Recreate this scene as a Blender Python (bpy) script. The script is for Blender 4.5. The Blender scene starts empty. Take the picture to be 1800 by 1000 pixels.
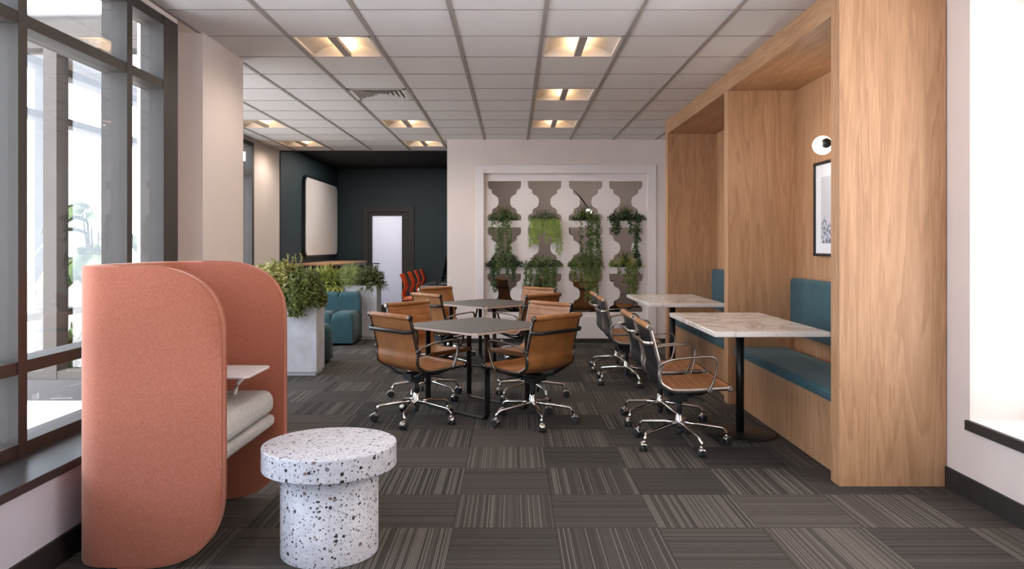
import bpy, bmesh, math, random
from mathutils import Vector, Matrix
PI = math.pi; R = math.radians
C = bpy.context.scene.collection
S = bpy.context.scene
random.seed(7)

# ------------------------------------------------------------------ camera, world, light, exposure
F, EYE = 1345.0, 1.3635
cam_d = bpy.data.cameras.new('camera'); cam = bpy.data.objects.new('camera', cam_d); C.objects.link(cam)
cam.location = (0, 0, EYE); cam.rotation_euler = (PI/2, 0, 0)
cam_d.sensor_width = 36; cam_d.lens = 36*F/1800; cam_d.shift_y = -69/1800; cam_d.clip_start = .02
S.camera = cam
S.view_settings.view_transform = 'Standard'; S.view_settings.look = 'None'
S.view_settings.gamma = 1; S.view_settings.use_curve_mapping = False
S.view_settings.exposure = 0.36
W = bpy.data.worlds.new('world'); S.world = W; W.use_nodes = True
wn = W.node_tree; bg = wn.nodes['Background']
bg.inputs[1].default_value = 6.0
_tc = wn.nodes.new('ShaderNodeTexCoord'); _sx = wn.nodes.new('ShaderNodeSeparateXYZ'); _cr = wn.nodes.new('ShaderNodeValToRGB')
wn.links.new(_tc.outputs['Generated'], _sx.inputs[0]); wn.links.new(_sx.outputs[0], _cr.inputs[0]); wn.links.new(_cr.outputs[0], bg.inputs[0])
_cr.color_ramp.elements[0].position = 0; _cr.color_ramp.elements[0].color = (.76, .86, 1.0, 1)      # blue sky to the left
_cr.color_ramp.elements[1].position = .6; _cr.color_ramp.elements[1].color = (.68, .645, .61, 1)     # warm hazy sky to the right
S.cycles.max_bounces = 10; S.cycles.diffuse_bounces = 6; S.cycles.glossy_bounces = 4
S.cycles.transparent_max_bounces = 16
S.cycles.use_denoising = True; S.cycles.sample_clamp_indirect = 6
S.cycles.caustics_reflective = False; S.cycles.caustics_refractive = False

def area(name, loc, rot, sx, sy, power, col=(1, 1, 1), portal=False, parent=None, spread=PI):
    d = bpy.data.lights.new(name, 'AREA'); d.shape = 'RECTANGLE'; d.size = sx; d.size_y = sy
    d.energy = power; d.color = col; d.spread = spread
    if portal: d.cycles.is_portal = True
    o = bpy.data.objects.new(name, d); C.objects.link(o)
    o.location = loc; o.rotation_euler = rot
    if parent: o.parent = parent
    return o
# daylight entering by the windows (sky portals)
area('daylight_portal', (-2.40, 1.5, 1.6), (0, -PI/2, 0), 2.4, 7.2, 1, portal=True)
area('daylight_portal', (2.95, 2.7, 1.55), (0, PI/2, 0), 2.3, 2.8, 1, portal=True)
area('daylight_portal', (-3.85, 8.3, 1.6), (0, -PI/2, 0), 2.4, 5.6, 1, portal=True)
area('daylight_portal', (-1.65, -3.45, 1.6), (PI/2, 0, 0), 1.1, 2.4, 1, portal=True)
sd = bpy.data.lights.new('sun', 'SUN'); sd.energy = 14.0; sd.angle = .05; sd.color = (1, .95, .88)
sun = bpy.data.objects.new('sun', sd); C.objects.link(sun)
sun.rotation_euler = Vector((-.02, .50, -.86)).to_track_quat('-Z', 'Y').to_euler(); sun.location = (-6, 0, 6)

# ------------------------------------------------------------------ materials
def lin(c):
    return tuple(((v/255)/12.92 if v/255 <= .04045 else ((v/255+.055)/1.055)**2.4) for v in c)
def newmat(name):
    m = bpy.data.materials.new(name); m.use_nodes = True
    nt = m.node_tree; p = nt.nodes['Principled BSDF']
    return m, nt, p
def N(nt, t, **kw):
    n = nt.nodes.new(t)
    for k, v in kw.items(): setattr(n, k, v)
    return n
def L(nt, a, b): nt.links.new(a, b)
def coords(nt, scale=(1, 1, 1), rot=(0, 0, 0)):
    tc = N(nt, 'ShaderNodeTexCoord'); mp = N(nt, 'ShaderNodeMapping')
    mp.inputs['Scale'].default_value = scale; mp.inputs['Rotation'].default_value = rot
    L(nt, tc.outputs['Object'], mp.inputs['Vector']); return mp.outputs[0]
def noise(nt, vec, scale, detail=3, rough=.5, dist=0):
    n = N(nt, 'ShaderNodeTexNoise'); n.inputs['Scale'].default_value = scale
    n.inputs['Detail'].default_value = detail; n.inputs['Roughness'].default_value = rough
    n.inputs['Distortion'].default_value = dist
    if vec: L(nt, vec, n.inputs['Vector'])
    return n.outputs[0]
def ramp(nt, fac, stops, interp='LINEAR'):
    r = N(nt, 'ShaderNodeValToRGB'); r.color_ramp.interpolation = interp
    els = r.color_ramp.elements
    while len(els) < len(stops): els.new(.5)
    for e, (p, c) in zip(els, stops):
        e.position = p; e.color = (*c, 1) if len(c) == 3 else c
    L(nt, fac, r.inputs[0]); return r.outputs[0]
def mix(nt, f, a, b, bt='MIX'):
    m = N(nt, 'ShaderNodeMix', data_type='RGBA', blend_type=bt)
    for i, v in ((0, f), (6, a), (7, b)):
        if hasattr(v, 'links') or hasattr(v, 'is_linked'): L(nt, v, m.inputs[i])
        else: m.inputs[i].default_value = v if i == 0 else (*v, 1)[:4]
    return m.outputs[2]
def mth(nt, op, a, b=0.0, c=0.0):
    m = N(nt, 'ShaderNodeMath', operation=op)
    for i, v in enumerate((a, b, c)):
        if isinstance(v, (int, float)): m.inputs[i].default_value = v
        else: L(nt, v, m.inputs[i])
    return m.outputs[0]
def bump(nt, p, h, strength=.3, dist=.01):
    b = N(nt, 'ShaderNodeBump'); b.inputs['Strength'].default_value = strength; b.inputs['Distance'].default_value = dist
    L(nt, h, b.inputs['Height']); L(nt, b.outputs[0], p.inputs['Normal'])
def simple(name, col, rough=.5, metal=0, nscale=0, namp=.12, bmp=0, bscale=None, sheen=0, spec=None, coat=0):
    m, nt, p = newmat(name)
    c = lin(col); p.inputs['Roughness'].default_value = rough; p.inputs['Metallic'].default_value = metal
    p.inputs['Base Color'].default_value = (*c, 1)
    if spec is not None: p.inputs['Specular IOR Level'].default_value = spec
    if sheen: p.inputs['Sheen Weight'].default_value = sheen; p.inputs['Sheen Roughness'].default_value = .4
    if coat: p.inputs['Coat Weight'].default_value = coat; p.inputs['Coat Roughness'].default_value = .1
    if nscale:
        v = coords(nt); n = noise(nt, v, nscale, 4)
        L(nt, ramp(nt, n, [(.3, tuple(x*(1-namp) for x in c)), (.7, tuple(min(1, x*(1+namp)) for x in c))]), p.inputs['Base Color'])
    if bmp:
        v = coords(nt); bump(nt, p, noise(nt, v, bscale or 200, 2), bmp, .002)
    return m

M = {}
M['wall'] = simple('wall_paint', (216, 203, 196), .75, nscale=3, namp=.02)
M['wall_white'] = simple('wall_white', (206, 206, 220), .7, nscale=3, namp=.015)
M['lattice'] = simple('lattice_paint', (222, 213, 210), .55, nscale=3, namp=.01)
M['tile'] = simple('ceiling_tile', (214, 209, 207), .9, nscale=300, namp=.04, bmp=.15, bscale=260)
M['tbar'] = simple('ceiling_bar', (150, 141, 136), .6, nscale=5, namp=.03)
M['black'] = simple('black_metal', (22, 22, 23), .42, nscale=20, namp=.1)
M['plastic'] = simple('black_plastic', (26, 26, 28), .55, nscale=20, namp=.1)
M['frame'] = simple('window_frame', (58, 53, 49), .6, nscale=4, namp=.08)
M['base'] = simple('baseboard_dark', (38, 34, 32), .6, nscale=4, namp=.06)
M['sill'] = simple('sill_dark', (52, 50, 52), .35, nscale=4, namp=.06)
M['navy'] = simple('navy_paint', (36, 52, 58), .6, nscale=2, namp=.05)
M['navyceil'] = simple('navy_ceiling', (18, 20, 21), .8, nscale=2, namp=.05)
M['chrome'] = simple('polished_aluminium', (225, 222, 218), .14, 1, nscale=8, namp=.03)
M['alu'] = simple('brushed_aluminium', (176, 168, 160), .28, 1, nscale=30, namp=.05)
M['alu2'] = simple('dark_polished_aluminium', (120, 113, 108), .2, 1, nscale=30, namp=.05)
M['caster'] = simple('caster_rubber', (40, 40, 43), .5, nscale=30, namp=.1)
M['teal'] = simple('teal_velvet', (40, 76, 84), .8, nscale=7, namp=.16, bmp=.2, bscale=150, sheen=.12)
M['board'] = simple('white_board', (230, 220, 214), .2, nscale=2, namp=.01)
M['orange_plastic'] = simple('orange_plastic', (232, 84, 36), .35, nscale=6, namp=.05)
M['peach'] = simple('peach_seat_pad', (240, 140, 96), .6, nscale=12, namp=.05)
M['tabletop'] = simple('grey_laminate', (72, 68, 65), .55, nscale=60, namp=.06)
M['tabledge'] = simple('pale_table_edge', (205, 188, 176), .5, nscale=20, namp=.04)
M['whitemetal'] = simple('white_metal', (220, 214, 214), .35, nscale=10, namp=.02)
M['mat'] = simple('picture_mount', (225, 224, 226), .7, nscale=10, namp=.01)
M['soil'] = simple('soil', (40, 30, 22), .95, nscale=40, namp=.3, bmp=.5)
M['stem'] = simple('plant_stem', (70, 82, 40), .7, nscale=30, namp=.2)
M['fixture'] = simple('fixture_white', (206, 198, 190), .5, nscale=6, namp=.01)
M['outside'] = simple('outside_white', (235, 235, 238), .9, nscale=2, namp=.01)
M['greige'] = simple('greige_paint', (172, 160, 155), .8, nscale=2, namp=.02)
M['low_bounce'] = simple('grey_low_bounce_ground', (176, 172, 168), .9, nscale=4, namp=.1)
M['vent'] = simple('vent_white', (205, 199, 195), .6, nscale=6, namp=.02)

def leather():
    m, nt, p = newmat('tan_leather'); v = coords(nt)
    n = noise(nt, v, 9, 5, .6)
    L(nt, ramp(nt, n, [(.3, lin((142, 90, 46))), (.7, lin((168, 111, 62)))]), p.inputs['Base Color'])
    p.inputs['Roughness'].default_value = .5
    bump(nt, p, noise(nt, v, 350, 3), .12, .002); return m
M['leather'] = leather()
def pod_fabric():
    m, nt, p = newmat('orange_pod_fabric'); v = coords(nt, (1, 1, .35))
    n = noise(nt, v, 420, 2, .6); n2 = noise(nt, coords(nt), 3, 2)
    c = ramp(nt, n, [(.3, lin((152, 82, 60))), (.7, lin((182, 110, 88)))])
    L(nt, c, p.inputs['Base Color']); p.inputs['Roughness'].default_value = .95
    p.inputs['Sheen Weight'].default_value = .6; p.inputs['Sheen Roughness'].default_value = .5
    p.inputs['Sheen Tint'].default_value = (1, .72, .6, 1)
    bump(nt, p, n, .25, .002); return m
M['pod'] = pod_fabric()
def grey_felt():
    m, nt, p = newmat('grey_felt'); v = coords(nt)
    n = noise(nt, v, 60, 6, .7); n2 = noise(nt, v, 300, 2)
    L(nt, ramp(nt, n, [(.3, lin((160, 158, 156))), (.7, lin((196, 193, 190)))]), p.inputs['Base Color'])
    p.inputs['Roughness'].default_value = .95; bump(nt, p, n2, .3, .003); return m
M['felt'] = grey_felt()
def concrete():
    m, nt, p = newmat('pale_concrete'); v = coords(nt)
    n = noise(nt, v, 5, 6, .6); n2 = noise(nt, v, 55, 5, .7)
    L(nt, ramp(nt, n, [(.3, lin((176, 176, 180))), (.7, lin((206, 206, 210)))]), p.inputs['Base Color'])
    p.inputs['Roughness'].default_value = .85; bump(nt, p, n2, .6, .006); return m
M['concrete'] = concrete()
def oak(name, axis='Z', k=1.0):
    # grain runs along the given axis
    m, nt, p = newmat(name)
    st = {'Z': (1, 1, .09), 'Y': (1, .09, 1), 'X': (.09, 1, 1)}[axis]
    v = coords(nt, st)
    big = noise(nt, v, 5.0, 3, .55, .6)
    rings = mth(nt, 'FRACT', mth(nt, 'MULTIPLY', big, 9.0))
    ringc = ramp(nt, rings, [(0, lin((190*k, 150*k, 115*k))), (.5, lin((180*k, 138*k, 102*k))), (.88, lin((166*k, 123*k, 88*k))), (1, lin((188*k, 147*k, 112*k)))])
    st2 = {'Z': (1, 1, .03), 'Y': (1, .03, 1), 'X': (.03, 1, 1)}[axis]
    fine = noise(nt, coords(nt, st2), 160, 4, .6)
    finec = ramp(nt, fine, [(.35, (.84, .81, .78)), (.6, (1.03, 1.03, 1.03))])
    med = noise(nt, v, 14, 4, .6, .3)
    medc = ramp(nt, med, [(.3, (.90, .86, .82)), (.7, (1.08, 1.07, 1.06))])
    c = mix(nt, 1.0, mix(nt, .35, ringc, lin((184*k, 143*k, 108*k))), finec, 'MULTIPLY')
    c = mix(nt, 1.0, c, medc, 'MULTIPLY')
    L(nt, c, p.inputs['Base Color']); p.inputs['Roughness'].default_value = .5
    bump(nt, p, fine, .12, .002); return m
M['oak'] = oak('oak_veneer', 'Z'); M['oakh'] = oak('oak_veneer_horizontal', 'Y', .97)
def marble():
    m, nt, p = newmat('white_marble'); v = coords(nt, (1, 1, 1), (0, 0, .7))
    n = noise(nt, v, 2.0, 6, .6, 1.0)
    vein = mth(nt, 'ABSOLUTE', mth(nt, 'SUBTRACT', n, .5))
    vc = ramp(nt, vein, [(0, lin((176, 164, 152))), (.010, lin((206, 197, 188))), (.04, lin((226, 219, 212)))])
    n2 = noise(nt, v, 14, 6, .65, 1.5)
    v2 = mth(nt, 'ABSOLUTE', mth(nt, 'SUBTRACT', n2, .47))
    v2c = ramp(nt, v2, [(0, (.80, .76, .74)), (.012, (1, 1, 1))])
    msk = ramp(nt, noise(nt, v, 4, 2), [(.5, (0, 0, 0)), (.6, (1, 1, 1))])
    c = mix(nt, msk, vc, mix(nt, 1.0, vc, v2c, 'MULTIPLY'))
    L(nt, c, p.inputs['Base Color']); p.inputs['Roughness'].default_value = .22; return m
M['marble'] = marble()
def terrazzo():
    m, nt, p = newmat('white_terrazzo'); base = lin((218, 216, 220)); c = None
    cur = ramp(nt, noise(nt, coords(nt), 25, 3), [(.3, lin((192, 191, 200))), (.7, lin((210, 209, 216)))])
    for sc, thr, seed in ((46, .34, 0), (84, .36, 3.7), (165, .32, 9.1)):
        mp = N(nt, 'ShaderNodeTexCoord'); ad = N(nt, 'ShaderNodeVectorMath', operation='ADD'); ad.inputs[1].default_value = (seed, seed*.7, seed*.3)
        L(nt, mp.outputs['Object'], ad.inputs[0])
        nz = N(nt, 'ShaderNodeTexNoise'); nz.inputs['Scale'].default_value = sc*1.5; L(nt, ad.outputs[0], nz.inputs['Vector'])
        sb = N(nt, 'ShaderNodeVectorMath', operation='MULTIPLY_ADD'); L(nt, nz.outputs[1], sb.inputs[0])
        sb.inputs[1].default_value = (.55/sc,)*3; L(nt, ad.outputs[0], sb.inputs[2])
        vo = N(nt, 'ShaderNodeTexVoronoi', feature='F1', distance='EUCLIDEAN'); vo.inputs['Scale'].default_value = sc
        L(nt, sb.outputs[0], vo.inputs['Vector'])
        sp = N(nt, 'ShaderNodeSeparateColor'); L(nt, vo.outputs['Color'], sp.inputs[0])
        # only some cells bear a chip, of random size
        on = mth(nt, 'GREATER_THAN', sp.outputs[0], .44)
        rad = mth(nt, 'MULTIPLY', sp.outputs[1], thr*1.25)
        chip = mth(nt, 'MULTIPLY', mth(nt, 'LESS_THAN', vo.outputs['Distance'], rad), on)
        cc = ramp(nt, sp.outputs[2], [(0, lin((24, 24, 28))), (.55, lin((48, 44, 46))), (.62, lin((120, 116, 124))), (.85, lin((150, 146, 152))), (.93, lin((120, 92, 84)))], 'CONSTANT')
        cur = mix(nt, chip, cur, cc)
    L(nt, cur, p.inputs['Base Color']); p.inputs['Roughness'].default_value = .45; return m
M['terrazzo'] = terrazzo()

def carpet():
    m, nt, p = newmat('carpet_tiles')
    tc = N(nt, 'ShaderNodeTexCoord'); sx = N(nt, 'ShaderNodeSeparateXYZ'); L(nt, tc.outputs['Object'], sx.inputs[0])
    TX, TY = .4965, .4931
    ux = mth(nt, 'DIVIDE', mth(nt, 'SUBTRACT', sx.outputs[0], .2110), TX)
    uy = mth(nt, 'DIVIDE', mth(nt, 'SUBTRACT', sx.outputs[1], 3.693), TY)
    ix, iy = mth(nt, 'FLOOR', ux), mth(nt, 'FLOOR', uy)
    fx, fy = mth(nt, 'SUBTRACT', ux, ix), mth(nt, 'SUBTRACT', uy, iy)
    par = mth(nt, 'FLOORED_MODULO', mth(nt, 'ADD', ix, iy), 2.0)       # 1 = pile lines run away from the viewer
    par = mth(nt, 'GREATER_THAN', par, .5)
    def pick(a, b):  # par ? a : b
        return mth(nt, 'ADD', mth(nt, 'MULTIPLY', par, a), mth(nt, 'MULTIPLY', mth(nt, 'SUBTRACT', 1.0, par), b))
    s = pick(fx, fy)
    def wn(a, b, c_):
        cb = N(nt, 'ShaderNodeCombineXYZ')
        for i, q in enumerate((a, b, c_)):
            if isinstance(q, (int, float)): cb.inputs[i].default_value = q
            else: L(nt, q, cb.inputs[i])
        w = N(nt, 'ShaderNodeTexWhiteNoise', noise_dimensions='3D'); L(nt, cb.outputs[0], w.inputs['Vector']); return w
    trand = wn(ix, iy, 3.0)
    tr = N(nt, 'ShaderNodeSeparateColor'); L(nt, trand.outputs['Color'], tr.inputs[0])
    NS = 62.0
    sc = mth(nt, 'MULTIPLY', s, NS); si = mth(nt, 'FLOOR', sc); sf = mth(nt, 'SUBTRACT', sc, si)
    srnd = wn(si, mth(nt, 'ADD', mth(nt, 'MULTIPLY', ix, 7.0), iy), mth(nt, 'MULTIPLY', iy, 3.0)).outputs['Value']
    # threshold of light yarns : low for lined tiles, high for quiet tiles
    thr = mth(nt, 'ADD', mth(nt, 'MULTIPLY', tr.outputs[0], .55), pick(.34, .70))
    lite = mth(nt, 'GREATER_THAN', srnd, thr)
    line = mth(nt, 'LESS_THAN', mth(nt, 'ABSOLUTE', mth(nt, 'SUBTRACT', sf, .5)), .24)
    line = mth(nt, 'MULTIPLY', line, lite)
    amt = mth(nt, 'MULTIPLY', line, pick(.9, .34))
    grain = noise(nt, coords(nt), 260, 2, .8)
    gr = ramp(nt, grain, [(.28, (.50, .50, .50)), (.72, (1.6, 1.6, 1.6))])
    basec = ramp(nt, tr.outputs[1], [(0, lin((58, 55, 53))), (1, lin((80, 75, 71)))])
    dark = wn(si, 11.0, mth(nt, 'ADD', ix, mth(nt, 'MULTIPLY', iy, 5.0))).outputs['Value']
    dk = mth(nt, 'ADD', .72, mth(nt, 'MULTIPLY', dark, .5))
    cb = N(nt, 'ShaderNodeCombineColor')
    for i in range(3): L(nt, dk, cb.inputs[i])
    c = mix(nt, 1.0, basec, cb.outputs[0], 'MULTIPLY')
    c = mix(nt, amt, c, lin((116, 111, 105)))
    c = mix(nt, 1.0, c, gr, 'MULTIPLY')
    e = mth(nt, 'MINIMUM', mth(nt, 'MINIMUM', fx, mth(nt, 'SUBTRACT', 1.0, fx)), mth(nt, 'MINIMUM', fy, mth(nt, 'SUBTRACT', 1.0, fy)))
    seam = mth(nt, 'LESS_THAN', e, .005)
    c = mix(nt, mth(nt, 'MULTIPLY', seam, .55), c, lin((30, 30, 31)))
    L(nt, c, p.inputs['Base Color']); p.inputs['Roughness'].default_value = .97
    p.inputs['Specular IOR Level'].default_value = .15
    bump(nt, p, grain, .35, .004); return m
M['carpet'] = carpet()
def glass(name, tint=(1, 1, 1), add=.0):
    m = bpy.data.materials.new(name); m.use_nodes = True; nt = m.node_tree
    for n in list(nt.nodes):
        if n.type != 'OUTPUT_MATERIAL': nt.nodes.remove(n)
    out = nt.nodes[0]
    tr = N(nt, 'ShaderNodeBsdfTransparent'); tr.inputs[0].default_value = (*tint, 1)
    gl = N(nt, 'ShaderNodeBsdfGlossy'); gl.inputs['Roughness'].default_value = .01
    lw = N(nt, 'ShaderNodeLayerWeight'); lw.inputs[0].default_value = .5
    f = mth(nt, 'ADD', .075+add, mth(nt, 'MULTIPLY', mth(nt, 'POWER', lw.outputs['Facing'], 5.0), .96))
    mx = N(nt, 'ShaderNodeMixShader'); L(nt, f, mx.inputs[0]); L(nt, tr.outputs[0], mx.inputs[1]); L(nt, gl.outputs[0], mx.inputs[2])
    L(nt, mx.outputs[0], out.inputs[0]); return m
M['glass'] = glass('window_glass')
def mirror():
    m, nt, p = newmat('tinted_mirror'); p.inputs['Metallic'].default_value = 1
    p.inputs['Base Color'].default_value = (.44, .40, .38, 1); p.inputs['Roughness'].default_value = .03; return m
M['mirror'] = mirror()
def emit(name, col, st):
    m, nt, p = newmat(name); p.inputs['Base Color'].default_value = (*lin(col), 1)
    p.inputs['Emission Color'].default_value = (*lin(col), 1); p.inputs['Emission Strength'].default_value = st; return m
M['globe'] = emit('opal_globe', (255, 246, 232), 1.6)
M['tube'] = emit('warm_lamp', (255, 214, 150), 3.0)
def frosted():
    m, nt, p = newmat('frosted_glass'); p.inputs['Base Color'].default_value = (*lin((235, 234, 238)), 1)
    p.inputs['Roughness'].default_value = .35; p.inputs['Transmission Weight'].default_value = .0
    for n in list(nt.nodes):
        if n.type == 'BSDF_PRINCIPLED': pp = n
    out = [n for n in nt.nodes if n.type == 'OUTPUT_MATERIAL'][0]
    tl = N(nt, 'ShaderNodeBsdfTranslucent'); tl.inputs[0].default_value = (.95, .95, .97, 1)
    mx = N(nt, 'ShaderNodeMixShader'); mx.inputs[0].default_value = .75
    L(nt, pp.outputs[0], mx.inputs[1]); L(nt, tl.outputs[0], mx.inputs[2]); L(nt, mx.outputs[0], out.inputs[0]); return m
M['frosted'] = frosted()
def leafmat(name, a, b, edge=None, scale=14):
    m, nt, p = newmat(name); v = coords(nt)
    n = noise(nt, v, scale, 3, .7)
    st = [(.3, lin(a)), (.7, lin(b))]
    c = ramp(nt, n, st)
    if edge:
        n2 = noise(nt, v, scale*5, 2, .6)
        c = mix(nt, ramp(nt, n2, [(.5, (0, 0, 0)), (.58, (1, 1, 1))]), c, lin(edge))
    L(nt, c, p.inputs['Base Color']); p.inputs['Roughness'].default_value = .5
    tr = N(nt, 'ShaderNodeBsdfTranslucent'); L(nt, c, tr.inputs[0])
    out = [x for x in nt.nodes if x.type == 'OUTPUT_MATERIAL'][0]
    mx = N(nt, 'ShaderNodeMixShader'); mx.inputs[0].default_value = .25
    L(nt, p.outputs[0], mx.inputs[1]); L(nt, tr.outputs[0], mx.inputs[2]); L(nt, mx.outputs[0], out.inputs[0])
    return m
M['leaf_var'] = leafmat('variegated_leaf', (92, 98, 44), (146, 146, 72), (202, 192, 122))
M['leaf_mid'] = leafmat('mid_green_leaf', (72, 86, 38), (126, 134, 64))
M['leaf_lime'] = leafmat('lime_leaf', (108, 118, 48), (176, 178, 96))
M['leaf_fine'] = leafmat('fine_pale_leaf', (126, 142, 80), (170, 180, 116))
M['leaf_dark'] = leafmat('dark_leaf', (46, 54, 30), (112, 116, 68))
M['leaf_ivy'] = leafmat('ivy_leaf', (46, 66, 30), (96, 118, 54))
M['leaf_ivyd'] = leafmat('dark_ivy_leaf', (32, 50, 26), (70, 92, 46))
M['leaf_string'] = leafmat('yellow_green_leaf', (124, 146, 62), (166, 182, 98))
M['leaf_palm'] = leafmat('broad_leaf', (66, 88, 52), (104, 122, 78))

# ------------------------------------------------------------------ mesh helpers
class MB:
    def __init__(s): s.v = []; s.f = []; s.m = []; s.sm = []
    def add(s, vs, fs, mi=0, sm=False):
        o = len(s.v); s.v += [tuple(x) for x in vs]
        for f in fs: s.f.append([i+o for i in f]); s.m.append(mi); s.sm.append(sm)
    def box(s, x0, y0, z0, x1, y1, z1, mi=0):
        vs = [(x0, y0, z0), (x1, y0, z0), (x1, y1, z0), (x0, y1, z0), (x0, y0, z1), (x1, y0, z1), (x1, y1, z1), (x0, y1, z1)]
        s.add(vs, [(0, 3, 2, 1), (4, 5, 6, 7), (0, 1, 5, 4), (1, 2, 6, 5), (2, 3, 7, 6), (3, 0, 4, 7)], mi); return s
    def prism(s, poly, axis, a, b, mi=0, sm=False):
        # poly: 2D points; axis: extrusion axis 'x','y','z'
        def P(u, w, t): return {'x': (t, u, w), 'y': (u, t, w), 'z': (u, w, t)}[axis]
        n = len(poly); vs = [P(u, w, a) for u, w in poly]+[P(u, w, b) for u, w in poly]
        s.add(vs, [list(range(n)), list(range(2*n-1, n-1, -1))], mi)
        o = len(s.v)-2*n
        for i in range(n):
            j = (i+1) % n; s.f.append([o+i, o+j, o+n+j, o+n+i]); s.m.append(mi); s.sm.append(sm)
        return s
    def tube(s, path, r, n=10, mi=0, flat=None, up=None, caps=True, sm=True):
        # flat=(a,b): elliptical/rectangular section half sizes along side and up ; r may be list
        path = [Vector(p) for p in path]; k = len(path); rings = []
        for i, p in enumerate(path):
            t = (path[min(i+1, k-1)]-path[max(i-1, 0)]).normalized()
            u0 = Vector(up) if up else (Vector((0, 0, 1)) if abs(t.z) < .9 else Vector((1, 0, 0)))
            side = t.cross(u0).normalized(); u = side.cross(t).normalized()
            rr = r[i] if isinstance(r, (list, tuple)) else r
            ring = []
            for j in range(n):
                a = 2*PI*j/n
                if flat:
                    ca, sa = math.cos(a), math.sin(a)
                    e = .5
                    ring.append(p+side*(flat[0]*math.copysign(abs(ca)**e, ca))+u*(flat[1]*math.copysign(abs(sa)**e, sa)))
                else: ring.append(p+side*rr*math.cos(a)+u*rr*math.sin(a))
            rings.append(ring)
        vs = [q for ring in rings for q in ring]; fs = []
        for i in range(k-1):
            for j in range(n):
                j2 = (j+1) % n; fs.append((i*n+j, i*n+j2, (i+1)*n+j2, (i+1)*n+j))
        s.add(vs, fs, mi, sm)
        if caps:
            o = len(s.v)-k*n
            s.f.append([o+j for j in range(n)][::-1]); s.m.append(mi); s.sm.append(False)
            s.f.append([o+(k-1)*n+j for j in range(n)]); s.m.append(mi); s.sm.append(False)
        return s
    def lathe(s, prof, c=(0, 0, 0), n=32, mi=0, axis='z', sm=True):
        vs = []; k = len(prof)
        for r, h in prof:
            for j in range(n):
                a = 2*PI*j/n; x, y = r*math.cos(a), r*math.sin(a)
                q = {'z': (x, y, h), 'y': (x, h, y), 'x': (h, x, y)}[axis]
                vs.append((q[0]+c[0], q[1]+c[1], q[2]+c[2]))
        fs = [(i*n+j, i*n+(j+1) % n, (i+1)*n+(j+1) % n, (i+1)*n+j) for i in range(k-1) for j in range(n)]
        s.add(vs, fs, mi, sm); o = len(s.v)-k*n
        if prof[0][0] > 1e-6: s.f.append([o+j for j in range(n)]); s.m.append(mi); s.sm.append(False)
        if prof[-1][0] > 1e-6: s.f.append([o+(k-1)*n+j for j in range(n)]); s.m.append(mi); s.sm.append(False)
        return s
    def leaf(s, p, d, nrm, ln, wd, mi=0, curl=.2):
        p = Vector(p); d = Vector(d).normalized(); side = d.cross(Vector(nrm))
        if side.length < 1e-4: side = d.cross(Vector((1, .3, .2)))
        side.normalize(); up = side.cross(d).normalized()
        a = p; m_ = p+d*ln*.5+up*ln*curl*.3; t = p+d*ln-up*ln*curl
        l = p+d*ln*.42+side*wd*.5+up*ln*curl*.6; r = p+d*ln*.42-side*wd*.5+up*ln*curl*.6
        s.add([a, l, m_, r, t], [(0, 1, 2), (0, 2, 3), (1, 4, 2), (2, 4, 3)], mi, False)
    def build(s, name, mats, parent=None, loc=(0, 0, 0), bevel=0, seg=2, rot=None, fixn=True, angle=40, top=None):
        me = bpy.data.meshes.new(name); me.from_pydata(s.v, [], s.f)
        if not isinstance(mats, (list, tuple)): mats = [mats]
        for m in mats: me.materials.append(M[m] if isinstance(m, str) else m)
        me.polygons.foreach_set('material_index', s.m); me.polygons.foreach_set('use_smooth', s.sm)
        bm = bmesh.new(); bm.from_mesh(me)
        if fixn:
            bmesh.ops.remove_doubles(bm, verts=bm.verts, dist=1e-5); bmesh.ops.recalc_face_normals(bm, faces=bm.faces)
        if bevel:
            ed = [e for e in bm.edges if len(e.link_faces) == 2 and e.calc_face_angle(0) > math.radians(angle)]
            if top is not None: ed = [e for e in ed if min(v.co.z for v in e.verts) > top]
            r = bmesh.ops.bevel(bm, geom=ed, offset=bevel, segments=seg, affect='EDGES', profile=.5, clamp_overlap=True)
            if seg > 1:
                for f in r['faces']: f.smooth = True
        if loc != (0, 0, 0) and parent is None: bmesh.ops.translate(bm, vec=-Vector(loc), verts=bm.verts)
        bm.to_mesh(me); bm.free()
        o = bpy.data.objects.new(name, me); C.objects.link(o)
        if parent: o.parent = parent; o.location = loc
        else: o.location = loc
        if rot: o.rotation_euler = rot
        return o
def box(name, mat, x0, y0, z0, x1, y1, z1, parent=None, bevel=0, seg=2, loc=None):
    b = MB(); b.box(x0, y0, z0, x1, y1, z1)
    if parent is None and loc is None: loc = ((x0+x1)/2, (y0+y1)/2, z0)
    return b.build(name, mat, parent, loc or (0, 0, 0), bevel, seg)
def structure(o): o['kind'] = 'structure'; return o
def tag(o, label, cat, group=None):
    o['label'] = label; o['category'] = cat
    if group: o['group'] = group
    return o
def thing(name, label, cat, loc=(0, 0, 0), rz=0, group=None):
    o = bpy.data.objects.new(name, None); C.objects.link(o); o.location = loc; o.rotation_euler = (0, 0, rz)
    o.empty_display_size = .1
    return tag(o, label, cat, group)
def dup(root, loc, rz, label, group=None):
    r = root.copy(); C.objects.link(r); r.location = loc; r.rotation_euler = (0, 0, rz); r['label'] = label
    if group: r['group'] = group
    for ch in list(root.children):
        c = ch.copy(); C.objects.link(c); c.parent = r
        for g in list(ch.children):
            d = g.copy(); C.objects.link(d); d.parent = c
    return r
def unloc(o, root):  # make a part built in world numbers local to its thing (thing not rotated)
    o.location = Vector(o.location)-Vector(root.location); return o

# ------------------------------------------------------------------ setting
CZ = 2.846
WR, WL, WL2, WB = 2.46, -2.165, -3.64, 10.72
structure(box('floor', 'carpet', -3.9, -3.3, -.05, 3.0, 16.3, 0, loc=(0, 0, 0)))
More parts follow.
